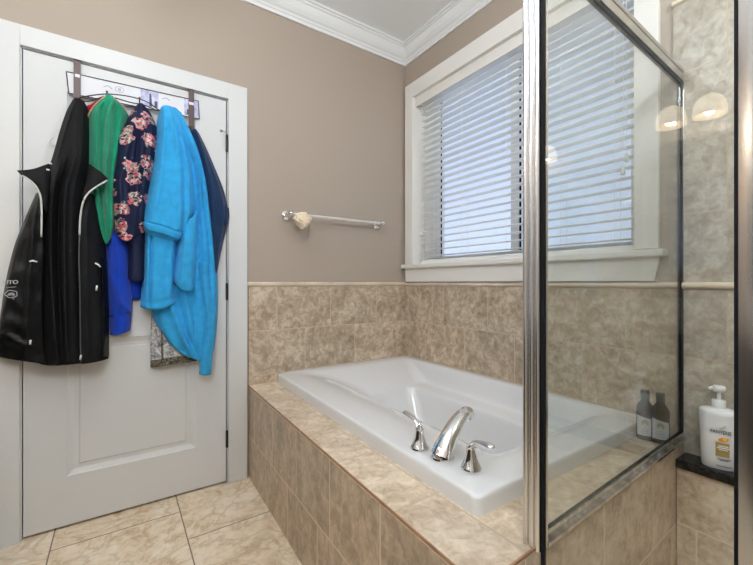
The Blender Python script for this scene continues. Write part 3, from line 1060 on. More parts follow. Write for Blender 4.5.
text('printed_text', 'III', 0.015, cc + Vector((0, -0.0005, -0.0055)), (1, 0, -0.02), (0, 0, 1), INK, rack, 0.0003)
for (px_, py_) in ((108, 86.5), (166, 98.5)):
    c_ = P(px_, py_, 0.0148)
    MB().tube([c_ + Vector((-0.016, 0, -0.006)), c_ + Vector((0, 0, 0.004)), c_ + Vector((0.016, 0, -0.006))], 0.0012, 6).build('printed_hanger', GREYP, rack)
for pts in ([(75, 73.6), (79.8, 74.7), (79.8, 77.8), (75, 76.7)], [(189, 101.6), (193.8, 102.7), (193.8, 105.4), (189, 104.3)]):
    cardpoly(pts, 'card_tab', CARD, 0.0236)
wires = [[(79, 97.5, .045), (93, 95.2, .055), (107, 94, .06), (124, 95.5, .06), (139.5, 99, .06), (150, 103.5, .058), (158, 109.5, .055), (172, 117, .05), (184, 123.5, .045), (191.3, 129, .02)],
         [(77.5, 100, .02), (88, 101.5, .05), (98, 98.5, .055), (107, 96, .058), (119, 99, .06), (131, 102.5, .06), (142, 104.5, .06), (152, 108.2, .058), (158, 111, .055)]]
for w_ in wires:
    MB().tube(spline([P(*p) for p in w_], 4), 0.0026, 8).build('hook_wire', BRONZE, rack, smooth=True)
for (px_, py_) in ((107, 93.3), (139.6, 99.5), (165, 108), (192, 128)):
    c_ = P(px_, py_, 0.063)
    hk = MB().tube([(c_.x, -0.020, c_.z - 0.012), (c_.x, -0.045, c_.z - 0.016), (c_.x, -0.063, c_.z - 0.010), (c_.x, -0.068, c_.z + 0.003)], 0.0032, 8)
    hk.lathe([(0.0005, -0.004), (0.0045, -0.002), (0.0045, 0.004), (0.0005, 0.006)], (c_.x, -0.068, c_.z + 0.004), n=12)
    hk.build('hook', STRAP, rack, smooth=True)

# ================================================================== CLOTHES
def cloth_mat(name, col, rough=0.8, sheen=0.0, bump=0.2, bscale=260, var=0.08, vscale=18, spec=0.2):
    m = simple(name, col, rough, bump=bump, bscale=bscale, var=var, vscale=vscale, spec=spec)
    m.node_tree.nodes['Principled BSDF'].inputs['Sheen Weight'].default_value = sheen
    return m


JBLK = cloth_mat('black_softshell', (0.0085, 0.0085, 0.0095), 0.70, bump=0.08, spec=0.16)
JSHINY = cloth_mat('black_nylon', (0.0055, 0.0055, 0.006), 0.42, bump=0.9, bscale=28, spec=0.16)
JWHT = simple('reflective_piping', (0.55, 0.55, 0.53), 0.4)
GREEN = cloth_mat('green_fleece', (0.008, 0.265, 0.145), 0.85, sheen=0.2)
PEACH = cloth_mat('peach_binding', (0.62, 0.36, 0.25), 0.8)
RED = cloth_mat('dark_red_cloth', (0.36, 0.012, 0.022), 0.8)
COBALT = cloth_mat('cobalt_fleece', (0.004, 0.044, 0.43), 0.85, sheen=0.15)
NAVYC = cloth_mat('navy_cloth', (0.010, 0.014, 0.045), 0.7)
NAVYB = cloth_mat('dark_blue_cloth', (0.008, 0.030, 0.088), 0.7, sheen=0.1)
ROBE = cloth_mat('turquoise_towelling', (0.034, 0.355, 0.71), 0.95, sheen=0.08, bump=0.6, bscale=330, var=0.10, vscale=30)


def floral():
    m, nt, b = new_mat('navy_floral_print')
    L = nt.links.new
    tc = N(nt, 'ShaderNodeTexCoord')
    sp = N(nt, 'ShaderNodeSeparateXYZ')
    L(tc.outputs['Object'], sp.inputs[0])
    cb = N(nt, 'ShaderNodeCombineXYZ')
    L(sp.outputs['X'], cb.inputs[0])
    L(sp.outputs['Z'], cb.inputs[1])
    wz = N(nt, 'ShaderNodeTexNoise', i_Scale=60.0, i_Detail=2.0)
    L(cb.outputs[0], wz.inputs['Vector'])
    wa = N(nt, 'ShaderNodeVectorMath', operation='SCALE')
    wa.inputs[3].default_value = 0.016
    L(wz.outputs['Color'], wa.inputs[0])
    wv = N(nt, 'ShaderNodeVectorMath', operation='ADD')
    L(cb.outputs[0], wv.inputs[0])
    L(wa.outputs[0], wv.inputs[1])
    # bouquets: ragged patches
    big = N(nt, 'ShaderNodeTexVoronoi', i_Scale=13.0, i_Randomness=0.9)
    big.voronoi_dimensions = '2D'
    L(wv.outputs[0], big.inputs['Vector'])
    rag = N(nt, 'ShaderNodeTexNoise', i_Scale=42.0, i_Detail=2.0)
    L(cb.outputs[0], rag.inputs['Vector'])
    rm = N(nt, 'ShaderNodeMath', operation='MULTIPLY_ADD')
    L(rag.outputs['Fac'], rm.inputs[0])
    rm.inputs[1].default_value = 0.55
    L(big.outputs['Distance'], rm.inputs[2])
    mask = ramp(nt, [(0.645, (1, 1, 1)), (0.665, (0, 0, 0))])
    L(rm.outputs[0], mask.inputs[0])
    # petals in a bouquet
    pet = N(nt, 'ShaderNodeTexVoronoi', i_Scale=140.0, i_Randomness=1.0)
    pet.voronoi_dimensions = '2D'
    L(wv.outputs[0], pet.inputs['Vector'])
    ps = N(nt, 'ShaderNodeSeparateColor')
    L(pet.outputs['Color'], ps.inputs[0])
    pc = ramp(nt, [(0.0, (0.52, 0.10, 0.14)), (0.24, (0.66, 0.24, 0.27)), (0.44, (0.70, 0.48, 0.45)), (0.58, (0.55, 0.53, 0.48)), (0.70, (0.22, 0.26, 0.22)), (0.84, (0.008, 0.012, 0.045))], 'CONSTANT')
    L(ps.outputs[0], pc.inputs[0])
    mx = N(nt, 'ShaderNodeMixRGB')
    L(mask.outputs[0], mx.inputs[0])
    mx.inputs[1].default_value = (0.008, 0.012, 0.045, 1)
    L(pc.outputs[0], mx.inputs[2])
    L(mx.outputs[0], b.inputs['Base Color'])
    b.inputs['Roughness'].default_value = 0.7
    b.inputs['Specular IOR Level'].default_value = 0.25
    return m


FLOR = floral()


def sequin():
    m, nt, b = new_mat('silver_black_sequins')
    L = nt.links.new
    tc = N(nt, 'ShaderNodeTexCoord')
    nz = N(nt, 'ShaderNodeTexNoise', i_Scale=34.0, i_Detail=6.0, i_Roughness=0.75, i_Distortion=1.5)
    L(tc.outputs['Object'], nz.inputs['Vector'])
    r = ramp(nt, [(0.36, (0.10, 0.10, 0.10)), (0.48, (0.36, 0.36, 0.365)), (0.60, (0.68, 0.68, 0.70))])
    L(nz.outputs['Fac'], r.inputs[0])
    L(r.outputs[0], b.inputs['Base Color'])
    b.inputs['Roughness'].default_value = 0.45
    return m


SEQ = sequin()
LACE, lnt, lbs = new_mat('black_gold_lace')
l_tc = N(lnt, 'ShaderNodeTexCoord')
l_nz = N(lnt, 'ShaderNodeTexNoise', i_Scale=70.0, i_Detail=4.0, i_Roughness=0.6, i_Distortion=2.0)
lnt.links.new(l_tc.outputs['Object'], l_nz.inputs['Vector'])
l_rm = ramp(lnt, [(0.47, (0.008, 0.008, 0.008)), (0.54, (0.34, 0.29, 0.19)), (0.62, (0.03, 0.03, 0.03))])
lnt.links.new(l_nz.outputs['Fac'], l_rm.inputs[0])
lnt.links.new(l_rm.outputs[0], lbs.inputs['Base Color'])
lbs.inputs['Roughness'].default_value = 0.5

# ---- dark blue jacket on the right-hand hook, behind the robe
nb = empty('dark_blue_jacket', P(195, 129, 0.05), 'dark blue jacket hanging on the hinge-side hook behind the turquoise robe', 'jacket')
D = lambda row, ds: [(a, b, d) for (a, b), d in zip(row, ds)]
q5 = (.012, .045, .06, .055, .014)
patch('jacket_body', [
    D([(191, 130), (193, 129), (195, 128.5), (197, 130), (199, 133)], (.012, .04, .045, .04, .012)),
    D([(190, 146), (196, 145), (200, 144.5), (203, 145), (206, 147)], q5),
    D([(190, 166), (198, 165), (205, 165), (210, 165), (214.5, 167)], q5),
    D([(192, 190), (202, 190), (211, 190), (218, 190), (224, 191)], q5),
    D([(194, 212), (204, 212), (213, 212), (222, 212), (228, 213)], q5),
    D([(198, 230), (206, 230), (214, 230), (221, 230), (226, 230)], q5),
    D([(202, 250), (208, 250), (213, 250), (218, 250), (221.5, 250)], q5),
    D([(205, 268), (209, 268), (213, 268), (216, 268), (218, 268)], q5),
    D([(207, 280), (210, 281), (213, 281.5), (215, 281), (216.5, 279)], (.012, .035, .045, .035, .012))],
    NAVYB, nb, folds=[(0.55, 0.1, 0.45, 0.95, 0.10, 0.010), (0.8, 0.3, 0.75, 0.9, 0.06, 0.007)], wr=0.006, seed=3.1)
patch('sleeve_cuff', [D([(222, 207), (225.5, 206), (229, 208)], (.03, .045, .02)), D([(222, 216), (226, 216), (229.5, 216)], (.03, .05, .02)), D([(221, 224), (225, 225), (228.5, 223)], (.03, .045, .02))], NAVYB, nb)

# ---- sequinned garment hem below the robe
sq = empty('sequinned_garment', P(170, 330, 0.03), 'silver and black sequinned garment hem showing below the robe', 'garment')
patch('sequinned_cloth', [
    D([(152, 290), (163, 290), (174, 290), (186, 290), (198, 290)], (.012, .035, .04, .035, .012)),
    D([(151, 320), (163, 320), (174, 320), (186, 320), (198, 320)], (.012, .04, .036, .04, .012)),
    D([(150.5, 345), (162, 344), (174, 344), (186, 343), (198, 343)], (.012, .04, .036, .04, .012)),
    D([(150.5, 363), (162, 361.5), (174, 360), (186, 358), (197, 356)], (.012, .038, .036, .038, .012))], SEQ, sq, wr=0.003, seed=8)
patch('lace_hem', [
    D([(150.3, 360.5), (162, 359), (174, 357), (186, 355), (197, 353)], (.016, .042, .040, .042, .016)),
    D([(150.5, 367.5), (162, 366), (174, 364), (186, 362.5), (197, 361)], (.016, .042, .040, .042, .016))], LACE, sq)
patch('dark_seam', [D([(161, 322), (162.2, 322), (163.4, 322)], (.042, .045, .042)), D([(161, 345), (162.2, 345), (163.6, 345)], (.042, .046, .042)), D([(161.5, 362), (162.5, 362), (163.8, 362)], (.041, .045, .041))], LACE, sq, thick=0.002)

# ---- red garment
rd = empty('red_garment', P(97, 102, 0.03), 'dark red garment peeking out behind the green hoodie', 'garment')
patch('red_cloth', [
    D([(97, 100.8), (101, 98.2), (105, 97)], (.04, .048, .035)),
    D([(91, 104.2), (98, 103), (108, 101)], (.035, .045, .03)),
    D([(86, 107.8), (95, 107.5), (110, 107)], (.03, .045, .03)),
    D([(88, 125), (98, 125), (110, 125)], (.02, .035, .02)),
    D([(90, 160), (99, 160), (110, 160)], (.015, .03, .015)),
    D([(93, 195), (100, 195), (108, 195)], (.012, .025, .012))], RED, rd)

# ---- cobalt sweatshirt
cbt = empty('cobalt_sweatshirt', P(122, 230, 0.04), 'cobalt blue sweatshirt hanging between the black jacket and the robe', 'sweatshirt')
patch('sweatshirt_body', [
    D([(108, 200), (118, 200), (128, 200), (137, 200), (144, 200)], (.012, .03, .035, .03, .012)),
    D([(108, 240), (118, 240), (128, 240), (137, 240), (144, 240)], (.012, .035, .04, .035, .012)),
    D([(108, 275), (118, 275), (128, 275), (137, 275), (144, 275)], (.012, .035, .04, .035, .012)),
    D([(110, 300), (118, 300), (128, 299.5), (137, 299), (144, 298)], (.012, .03, .035, .03, .012))], COBALT, cbt, wr=0.004, seed=5)
patch('sleeve', [
    D([(104, 226), (108, 226), (112, 226), (116, 226), (120, 227)], (.012, .03, .034, .03, .012)),
    D([(105, 245), (111, 245), (117, 245), (123, 245), (128, 246)], (.02, .056, .066, .056, .02)),
    D([(106, 275), (112, 275), (119, 275), (126, 275), (131, 276)], (.03, .068, .080, .068, .03)),
    D([(107, 300), (113, 301), (120, 302), (127, 301), (132.5, 299)], (.03, .07, .082, .07, .03)),
    D([(108, 316), (114, 317), (121, 316), (128, 313.5), (132.5, 311)], (.03, .066, .076, .066, .03))],
    COBALT, cbt, folds=[(0.45, 0.2, 0.55, 1.0, 0.12, 0.008), (0.2, 0.5, 0.9, 1.0, 0.10, 0.006)], wr=0.005, seed=1.2)
patch('cuff', [
    D([(109, 315.5), (115, 316), (121, 314.5), (127, 312.5), (131.8, 310)], (.03, .070, .080, .070, .03)),
    D([(109.3, 325), (115, 325.5), (121, 324), (127, 322), (131.5, 320)], (.03, .066, .075, .066, .03)),
    D([(110, 335), (115, 335.5), (121, 334), (126.5, 332), (130.5, 330.5)], (.03, .058, .066, .058, .03))], COBALT, cbt)

# ---- green hoodie
gr = empty('green_hoodie', P(107, 96, 0.07), 'green hoodie with peach edging hanging beside the black jacket', 'hoodie')
g6 = (.035, .085, .078, .092, .070, .025)
patch('hood_and_body', [
    D([(103, 97), (105, 95.5), (107, 94.5), (110, 95), (113, 96.3), (116, 98.5)], (.05, .068, .078, .078, .068, .05)),
    D([(93, 106), (99, 103), (106, 101.5), (113, 102), (119, 104), (124, 108)], (.04, .08, .088, .09, .08, .04)),
    D([(87.5, 117), (94, 114), (102, 113), (110, 113), (119, 114), (129, 118)], g6),
    D([(86.5, 141), (93, 140), (101, 140), (109, 140), (117, 140), (127, 142)], g6),
    D([(86, 171), (93, 170), (100, 170), (107, 170), (113, 170), (119, 171)], g6),
    D([(90, 200), (95, 200), (101, 200), (107, 200), (112, 200), (117, 200)], g6),
    D([(96, 224), (100, 226), (104, 227), (108, 226), (112, 225), (116, 223)], (.04, .075, .07, .09, .08, .035)),
    D([(103, 238), (104.5, 242), (106, 244), (108, 243), (110.5, 239), (114, 234)], (.05, .065, .07, .075, .065, .04))],
    GREEN, gr, folds=[(0.30, 0.18, 0.30, 0.75, 0.05, 0.012), (0.62, 0.1, 0.55, 0.85, 0.06, 0.014), (0.85, 0.25, 0.8, 0.9, 0.05, 0.010), (0.45, 0.3, 0.42, 0.8, 0.04, -0.008)], wr=0.0035, seed=2.2)
MB().tube(spline([P(87.6, 118, .062), P(89, 113.5, .072), P(93.5, 106.5, .078), P(99, 101, .085), P(105, 96.3, .088)], 5), 0.0026, 8).build('edge_binding', PEACH, gr, smooth=True)
MB().tube(spline([P(113.5, 97.5, .084), P(119, 102, .088), P(124.5, 107.5, .075), P(129, 113, .06)], 5), 0.0016, 8).build('edge_binding', PEACH, gr, smooth=True)

# ---- floral dressing gown
fg = empty('floral_gown', P(140, 103, 0.08), 'navy gown printed with pink flowers hanging beside the green hoodie', 'gown')
f6 = (.072, .118, .126, .128, .110, .045)
patch('gown_body', [
    D([(137, 104.5), (138.3, 103.3), (139.8, 102.6), (141.2, 102.6), (142.7, 103.3), (144.3, 105)], (.055, .07, .078, .078, .07, .055)),
    D([(130, 114), (134, 111.5), (138, 110.5), (142, 110.5), (147, 111.5), (151, 114)], (.04, .08, .095, .095, .08, .04)),
    D([(124, 127), (129, 125), (136, 124), (143, 124), (151, 125), (157, 128)], f6),
    D([(118, 139), (126, 138), (135, 137), (143, 137), (152, 137), (159, 139)], f6),
    D([(117, 149), (125, 148.5), (134, 148), (142, 148), (151, 148), (159, 149)], f6),
    D([(116, 166), (123, 165), (132, 165), (140, 165), (148, 165), (157, 166)], f6),
    D([(112.5, 182), (119, 184), (128, 185), (137, 185), (145, 185), (153, 185)], f6),
    D([(113.5, 200), (120, 203), (128, 205), (136, 205), (143, 205), (151, 204)], f6),
    D([(114.5, 217), (120, 219), (127, 221), (135, 222), (142, 222), (149, 221)], f6),
    D([(115.5, 233), (120, 238), (126, 241), (133, 238), (140, 234), (147, 232)], (.07, .105, .115, .118, .10, .05))],
    FLOR, fg, folds=[(0.35, 0.15, 0.25, 0.5, 0.05, 0.014), (0.6, 0.1, 0.62, 0.9, 0.05, 0.014), (0.2, 0.5, 0.25, 0.95, 0.06, 0.012), (0.48, 0.3, 0.45, 0.9, 0.035, -0.012), (0.8, 0.3, 0.78, 0.85, 0.05, 0.010)], wr=0.006, seed=4.0)
tag(patch('lining', [
    D([(122, 228), (128, 228), (135, 228), (142, 228), (146, 229)], (.03, .082, .092, .082, .03)),
    D([(124, 238), (130, 239), (136, 239), (142, 238), (146, 237)], (.03, .082, .092, .082, .03)),
    D([(126, 245), (131, 246), (136, 246), (142, 245), (146, 243)], (.03, .075, .085, .075, .03))], NAVYC, fg), 'plain navy lining')
tag(patch('sleeve_end', [
    D([(128, 240), (132, 240), (136, 240), (140, 240), (145, 240)], (.04, .08, .088, .08, .04)),
    D([(128, 262), (132, 262), (136, 262), (141, 262), (145, 262)], (.04, .082, .09, .082, .04)),
    D([(127, 275), (131, 277), (136, 278), (141, 277), (145, 275)], (.04, .084, .092, .084, .04)),
    D([(128, 279), (132, 281.5), (136, 282), (141, 281), (145, 279)], (.045, .08, .088, .08, .045))], NAVYC, fg), 'plain navy sleeve end')

# ---- turquoise robe
rb = empty('turquoise_bathrobe', P(166, 106, 0.09), 'bright turquoise towelling bathrobe hanging on the door rack', 'bathrobe')
patch('right_side', [
    D([(170, 109), (173, 107), (176, 108), (178, 110), (181, 113), (184, 118)], (.03, .07, .08, .08, .07, .02)),
    D([(178, 140), (183, 139), (187, 139), (191, 140), (194, 142), (197, 146)], (.05, .095, .105, .105, .085, .02)),
    D([(186, 175), (192, 175), (197, 175), (201, 176), (204, 177), (206.5, 180)], (.05, .095, .10, .115, .09, .02)),
    D([(185, 210), (193, 210), (199, 210), (204, 211), (208, 212), (212, 214)], (.04, .09, .085, .11, .09, .02)),
    D([(186, 245), (195, 245), (202, 245), (208, 246), (212, 246), (216, 247)], (.04, .09, .08, .11, .09, .02)),
    D([(186, 290), (196, 290), (204, 290), (209, 290), (214, 290), (218, 290)], (.04, .09, .085, .11, .09, .02)),
    D([(184, 328), (194, 329), (203, 330), (209, 329), (213, 328), (217, 325)], (.04, .085, .085, .10, .085, .02)),
    D([(180, 350), (190, 356), (199, 361), (205, 361), (210, 358), (214, 350)], (.04, .075, .08, .085, .075, .02))],
    ROBE, rb, thick=0.006, folds=[(0.45, 0.15, 0.40, 0.9, 0.06, 0.016), (0.78, 0.1, 0.80, 0.9, 0.05, 0.014), (0.62, 0.2, 0.62, 0.9, 0.035, -0.012)], wr=0.004, seed=6)
patch('skirt', [
    D([(147, 285), (157, 285), (168, 286), (180, 286), (192, 287), (203, 288)], (.03, .07, .08, .085, .085, .05)),
    D([(151, 308), (160, 309), (171, 310), (183, 310), (194, 310), (204, 310)], (.03, .07, .075, .085, .08, .05)),
    D([(156, 324), (164, 328), (174, 331), (185, 332), (196, 332), (206, 332)], (.03, .07, .075, .085, .08, .05)),
    D([(163, 336), (171, 342), (179, 346), (189, 348), (199, 349), (208, 350)], (.03, .065, .07, .078, .075, .05)),
    D([(170, 344), (178, 351), (186, 356), (194, 359), (202, 361), (208, 361)], (.03, .06, .065, .07, .07, .05))],
    ROBE, rb, thick=0.006, folds=[(0.35, 0.0, 0.62, 0.9, 0.06, 0.012), (0.65, 0.0, 0.78, 0.9, 0.05, 0.012), (0.5, 0.0, 0.70, 0.9, 0.04, -0.010)], wr=0.005, seed=7, bands=[(0.88, 0.007)])
patch('front_flap', [
    D([(144, 222), (151, 222), (158, 222), (166, 224), (173, 226), (180, 228)], (.04, .095, .11, .11, .095, .05)),
    D([(144, 243), (150, 243), (158, 244), (166, 245), (173, 246), (179, 247)], (.04, .095, .112, .112, .095, .05)),
    D([(143.5, 265), (150, 265), (158, 265), (165, 266), (172, 266), (177, 267)], (.04, .095, .112, .112, .095, .05)),
    D([(141.5, 288), (149, 289), (157, 289), (165, 288), (172, 287), (177, 286)], (.04, .098, .115, .112, .095, .05)),
    D([(140, 307), (148, 309.5), (157, 310), (165, 308), (172, 305), (178, 301)], (.05, .095, .11, .108, .09, .05))],
    ROBE, rb, thick=0.006, folds=[(0.12, 0.0, 0.12, 0.95, 0.05, 0.010), (0.25, 0.0, 0.22, 0.9, 0.035, -0.012), (0.80, 0.1, 0.75, 0.8, 0.08, 0.012)], wr=0.004, seed=9, bands=[(0.90, 0.008)])
patch('lower_sleeve', [
    D([(178, 222), (183, 221), (188, 219), (193, 217), (197, 213), (199, 208)], (.08, .12, .132, .13, .11, .07)),
    D([(177, 240), (182, 240), (187, 240), (192, 239), (196, 238), (199, 236)], (.07, .125, .142, .14, .12, .07)),
    D([(174.5, 260), (180, 261), (185, 261), (190, 261), (194, 260), (197, 259)], (.07, .13, .148, .145, .12, .07)),
    D([(172.5, 277), (178, 280), (184, 281), (189, 281), (193, 280), (196, 278)], (.07, .135, .152, .148, .125, .07)),
    D([(173.5, 281.5), (178, 286.5), (184, 290.5), (189, 291), (193, 289), (195.5, 284)], (.07, .13, .145, .142, .12, .07))],
    ROBE, rb, thick=0.007, folds=[(0.3, 0.1, 0.35, 0.8, 0.08, 0.006)], wr=0.004, seed=11, bands=[(0.70, 0.008)])
patch('hood_and_sleeve', [
    D([(160, 109), (161.5, 106.5), (164, 105), (168, 105), (172, 106.5), (177, 110)], (.05, .085, .10, .10, .085, .05)),
    D([(157, 121), (161, 118), (166, 117), (171, 117), (177, 118.5), (184, 122)], (.04, .10, .125, .125, .11, .06)),
    D([(154, 142), (159, 140), (166, 139), (174, 139), (182, 140), (190, 143)], (.04, .11, .135, .138, .125, .07)),
    D([(149, 171), (156, 170), (165, 170), (175, 170), (186, 171), (195, 173)], (.04, .115, .14, .148, .14, .08)),
    D([(143.5, 200), (151, 201), (161, 202), (173, 204), (185, 206), (197, 203)], (.05, .125, .148, .155, .145, .08)),
    D([(140, 214), (148, 217), (159, 219.5), (171, 223), (182, 226), (192, 220)], (.06, .13, .152, .158, .145, .08)),
    D([(138.8, 220), (147, 224), (158, 227), (169, 230), (180, 234.5), (187, 229)], (.06, .135, .158, .162, .148, .09)),
    D([(140, 224.5), (147, 229.5), (157, 232), (168, 235), (178, 239), (184, 239)], (.06, .13, .152, .157, .142, .10))],
    ROBE, rb, thick=0.007, folds=[(0.62, 0.15, 0.75, 0.75, 0.05, 0.010), (0.35, 0.1, 0.30, 0.7, 0.06, 0.008), (0.80, 0.25, 0.92, 0.8, 0.05, 0.010), (0.72, 0.2, 0.85, 0.8, 0.03, -0.008)], wr=0.006, seed=12, bands=[(0.80, 0.010)])
tag(patch('sleeve_opening', [
    D([(140.5, 223.5), (148, 228.5), (158, 231), (169, 234), (178, 237.5), (183, 238)], (.058, .120, .140, .144, .130, .098)),
    D([(141, 227), (148, 231.5), (157, 235), (167, 238.5), (176, 240.5), (182, 239.5)], (.056, .108, .120, .120, .105, .085)),
    D([(142, 229), (148, 234), (157, 238), (167, 241), (175, 242), (181, 240.5)], (.055, .10, .108, .108, .09, .07))], ROBE, rb, thick=0.004), 'shaded sleeve opening')
tag(patch('sleeve_opening', [
    D([(174.5, 282.5), (179, 287), (184, 290), (189, 290.5), (193, 288), (195, 284)], (.066, .120, .133, .130, .11, .066)),
    D([(175, 280), (179, 283), (184, 285.5), (189, 286), (192, 285), (194.5, 282)], (.06, .100, .110, .108, .09, .06))], ROBE, rb, thick=0.004), 'shaded sleeve opening')
patch('belt', [
    D([(199, 262), (203.5, 261), (208, 263)], (.10, .122, .10)),
    D([(200.5, 280), (205, 280), (209.5, 280)], (.10, .124, .10)),
    D([(202, 300), (206.5, 300), (211, 300)], (.10, .124, .10)),
    D([(205.5, 320), (209.5, 320), (214, 319)], (.10, .122, .10)),
    D([(205, 340), (209.5, 340), (214, 340)], (.09, .112, .09)),
    D([(201, 358), (206.5, 358), (212.5, 357)], (.08, .10, .08)),
    D([(199, 374), (205, 375.5), (211, 374)], (.07, .09, .07))], ROBE, rb, thick=0.006)

# ---- black jacket
jk = empty('black_jacket', P(77, 98, 0.09), 'black jacket with white zip piping hanging nearest the door latch side', 'jacket')
patch('hood_and_lining', [
    D([(72.5, 100), (74, 98.6), (75.7, 97.8), (77.2, 97.6), (79, 97.9), (81, 98.8), (84, 101)], (.045, .07, .085, .09, .085, .07, .045)),
    D([(66.5, 111), (69, 109.5), (73, 108.5), (77, 108.5), (81, 109), (85.5, 110), (89, 112)], (.035, .075, .10, .108, .10, .085, .045)),
    D([(60, 130), (63.5, 129), (68, 128.5), (74, 128.5), (80, 128.5), (85.5, 129), (90, 131)], (.035, .08, .112, .122, .115, .095, .045)),
    D([(52, 158), (56, 158), (62, 158), (70, 158), (78, 158), (85, 158), (90, 159)], (.035, .085, .118, .126, .125, .105, .045)),
    D([(41, 190), (48, 190), (55, 190), (62, 190), (70, 190), (79, 190), (89, 191)], (.035, .08, .11, .098, .118, .105, .045)),
    D([(38, 225), (45, 225), (52, 225), (60, 225), (68, 225), (77, 225), (87, 226)], (.035, .07, .10, .088, .115, .10, .045)),
    D([(37, 270), (44, 270), (52, 270), (60, 270), (69, 270), (78, 270), (87, 270)], (.035, .075, .10, .088, .115, .10, .045)),
    D([(37, 320), (45, 320), (54, 320), (62, 320), (70, 320), (78, 320), (87, 320)], (.035, .08, .105, .098, .112, .10, .045)),
    D([(40, 364), (48, 365.5), (57, 365.5), (64, 365), (72, 364.3), (80, 363.5), (88, 363)], (.035, .075, .095, .09, .10, .095, .045))],
    JBLK, jk, folds=[(0.30, 0.42, 0.36, 0.95, 0.05, 0.018), (0.60, 0.42, 0.58, 0.95, 0.05, 0.018), (0.46, 0.40, 0.46, 0.95, 0.035, -0.014), (0.75, 0.08, 0.74, 0.5, 0.05, 0.010), (0.35, 0.08, 0.22, 0.4, 0.05, 0.010)], wr=0.0025, seed=13)
lp = patch('left_front', [
    [(36, 193, 0.04), (37, 192.6, 0.075), (38.5, 192, 0.1), (40, 192, 0.115), (42, 193, 0.12)],
    [(26, 216, 0.03), (28, 215.5, 0.085), (32, 215, 0.112), (37, 215, 0.124), (42.5, 215, 0.13)],
    [(13, 250, 0.03), (15.5, 250, 0.088), (25, 250, 0.116), (33, 250, 0.13), (43, 250, 0.128)],
    [(4, 290, 0.03), (6.5, 290, 0.092), (17, 290, 0.12), (30, 290, 0.135), (42, 290, 0.125)],
    [(0, 318, 0.03), (2.5, 318.3, 0.092), (15, 319, 0.12), (28, 320, 0.135), (42, 320, 0.125)],
    [(-3, 340, 0.03), (-0.5, 340.3, 0.088), (11, 342, 0.115), (27, 344, 0.13), (43, 346, 0.12)],
    [(-4, 357, 0.03), (-1.5, 357.3, 0.078), (11, 359.3, 0.1), (27, 361.5, 0.12), (46, 364.5, 0.115)]],
    JSHINY, jk, folds=[(0.35, 0.2, 0.3, 0.9, 0.10, 0.008), (0.7, 0.1, 0.75, 0.95, 0.07, 0.008), (0.0, 0.72, 1.0, 0.88, 0.10, 0.008)], wr=0.006, wrs=20, seed=14, stretch=(1, 1, 0.8))
rp = patch('right_front', [
    D([(90, 192), (93, 194), (96, 196), (98, 199)], (.12, .115, .08, .05)),
    D([(80.5, 215), (88, 215), (96, 215), (101, 216)], (.138, .132, .10, .05)),
    D([(79, 250), (88, 250), (98, 250), (106, 251)], (.145, .138, .11, .04)),
    D([(80, 300), (89, 300), (100, 300), (108, 301)], (.145, .138, .112, .035)),
    D([(80.5, 340), (90, 340), (101, 340), (109, 341)], (.142, .136, .112, .035)),
    D([(81, 364), (90, 363), (100, 361), (108.5, 358.5)], (.135, .13, .105, .035))],
    JBLK, jk, folds=[(0.3, 0.2, 0.25, 0.9, 0.09, 0.006)], wr=0.006, seed=15)
patch('side_insert', [
    D([(102.5, 258), (104.5, 258), (107, 259)], (.098, .085, .045)),
    D([(103, 285), (105, 285), (108, 286)], (.106, .09, .045)),
    D([(102, 320), (105.5, 320), (109, 321)], (.112, .095, .045)),
    D([(102, 356), (105, 356.5), (109, 356)], (.108, .09, .045))], JSHINY, rp, wr=0.006, wrs=40, seed=20, thick=0.003, stretch=(1, 1, 1))
patch('collar', [
    D([(50, 163), (43, 165.5), (32, 169), (16.5, 170.5)], (.115, .125, .128, .11)),
    D([(51, 174), (44.5, 177), (35, 180), (23, 176.5)], (.118, .135, .138, .125)),
    D([(50, 190), (47, 190), (42.5, 189), (35.5, 185.5)], (.115, .132, .138, .132)),
    D([(48, 214), (46.5, 212), (44.5, 208), (41.5, 202)], (.11, .124, .132, .132))], JBLK, jk, thick=0.003)
patch('collar', [
    D([(88, 163), (94, 167), (101, 172), (108, 178.5)], (.11, .128, .132, .122)),
    D([(87, 175), (91.5, 178), (98, 181), (106, 182)], (.118, .138, .142, .132)),
    D([(84, 190), (87, 190), (90.5, 190), (94, 189.5)], (.125, .138, .145, .138)),
    D([(79.5, 212), (80.5, 211), (82, 208), (83.5, 204)], (.13, .14, .146, .144))], JBLK, jk, thick=0.003)
tag(MB().tube(spline([P(*p) for p in [(22.5, 175.8, .130), (28, 179, .142), (34, 184, .142), (38.5, 191, .140), (41, 200, .140), (41.6, 215, .138), (41.3, 237, .136)]], 5), 0.0034, 8).build('zip_tape', JWHT, jk, smooth=True), 'white zip piping')
tag(MB().tube(spline([P(*p) for p in [(107, 180.5, .136), (100, 184.5, .148), (92, 189.8, .151), (86, 196, .152), (82.3, 205, .153), (80.3, 218, .150), (79.5, 235, .152)]], 5), 0.0034, 8).build('zip_tape', JWHT, jk, smooth=True), 'white zip piping')
MB().tube(spline([P(*p) for p in [(79.5, 235, .152), (79, 260, .155), (79.8, 290, .155), (80.3, 330, .152), (80.8, 362, .146)]], 5), 0.0022, 8).build('zip_teeth', simple('dull_zip_metal', (0.12, 0.125, 0.13), 0.35, 0.6), jk, smooth=True)
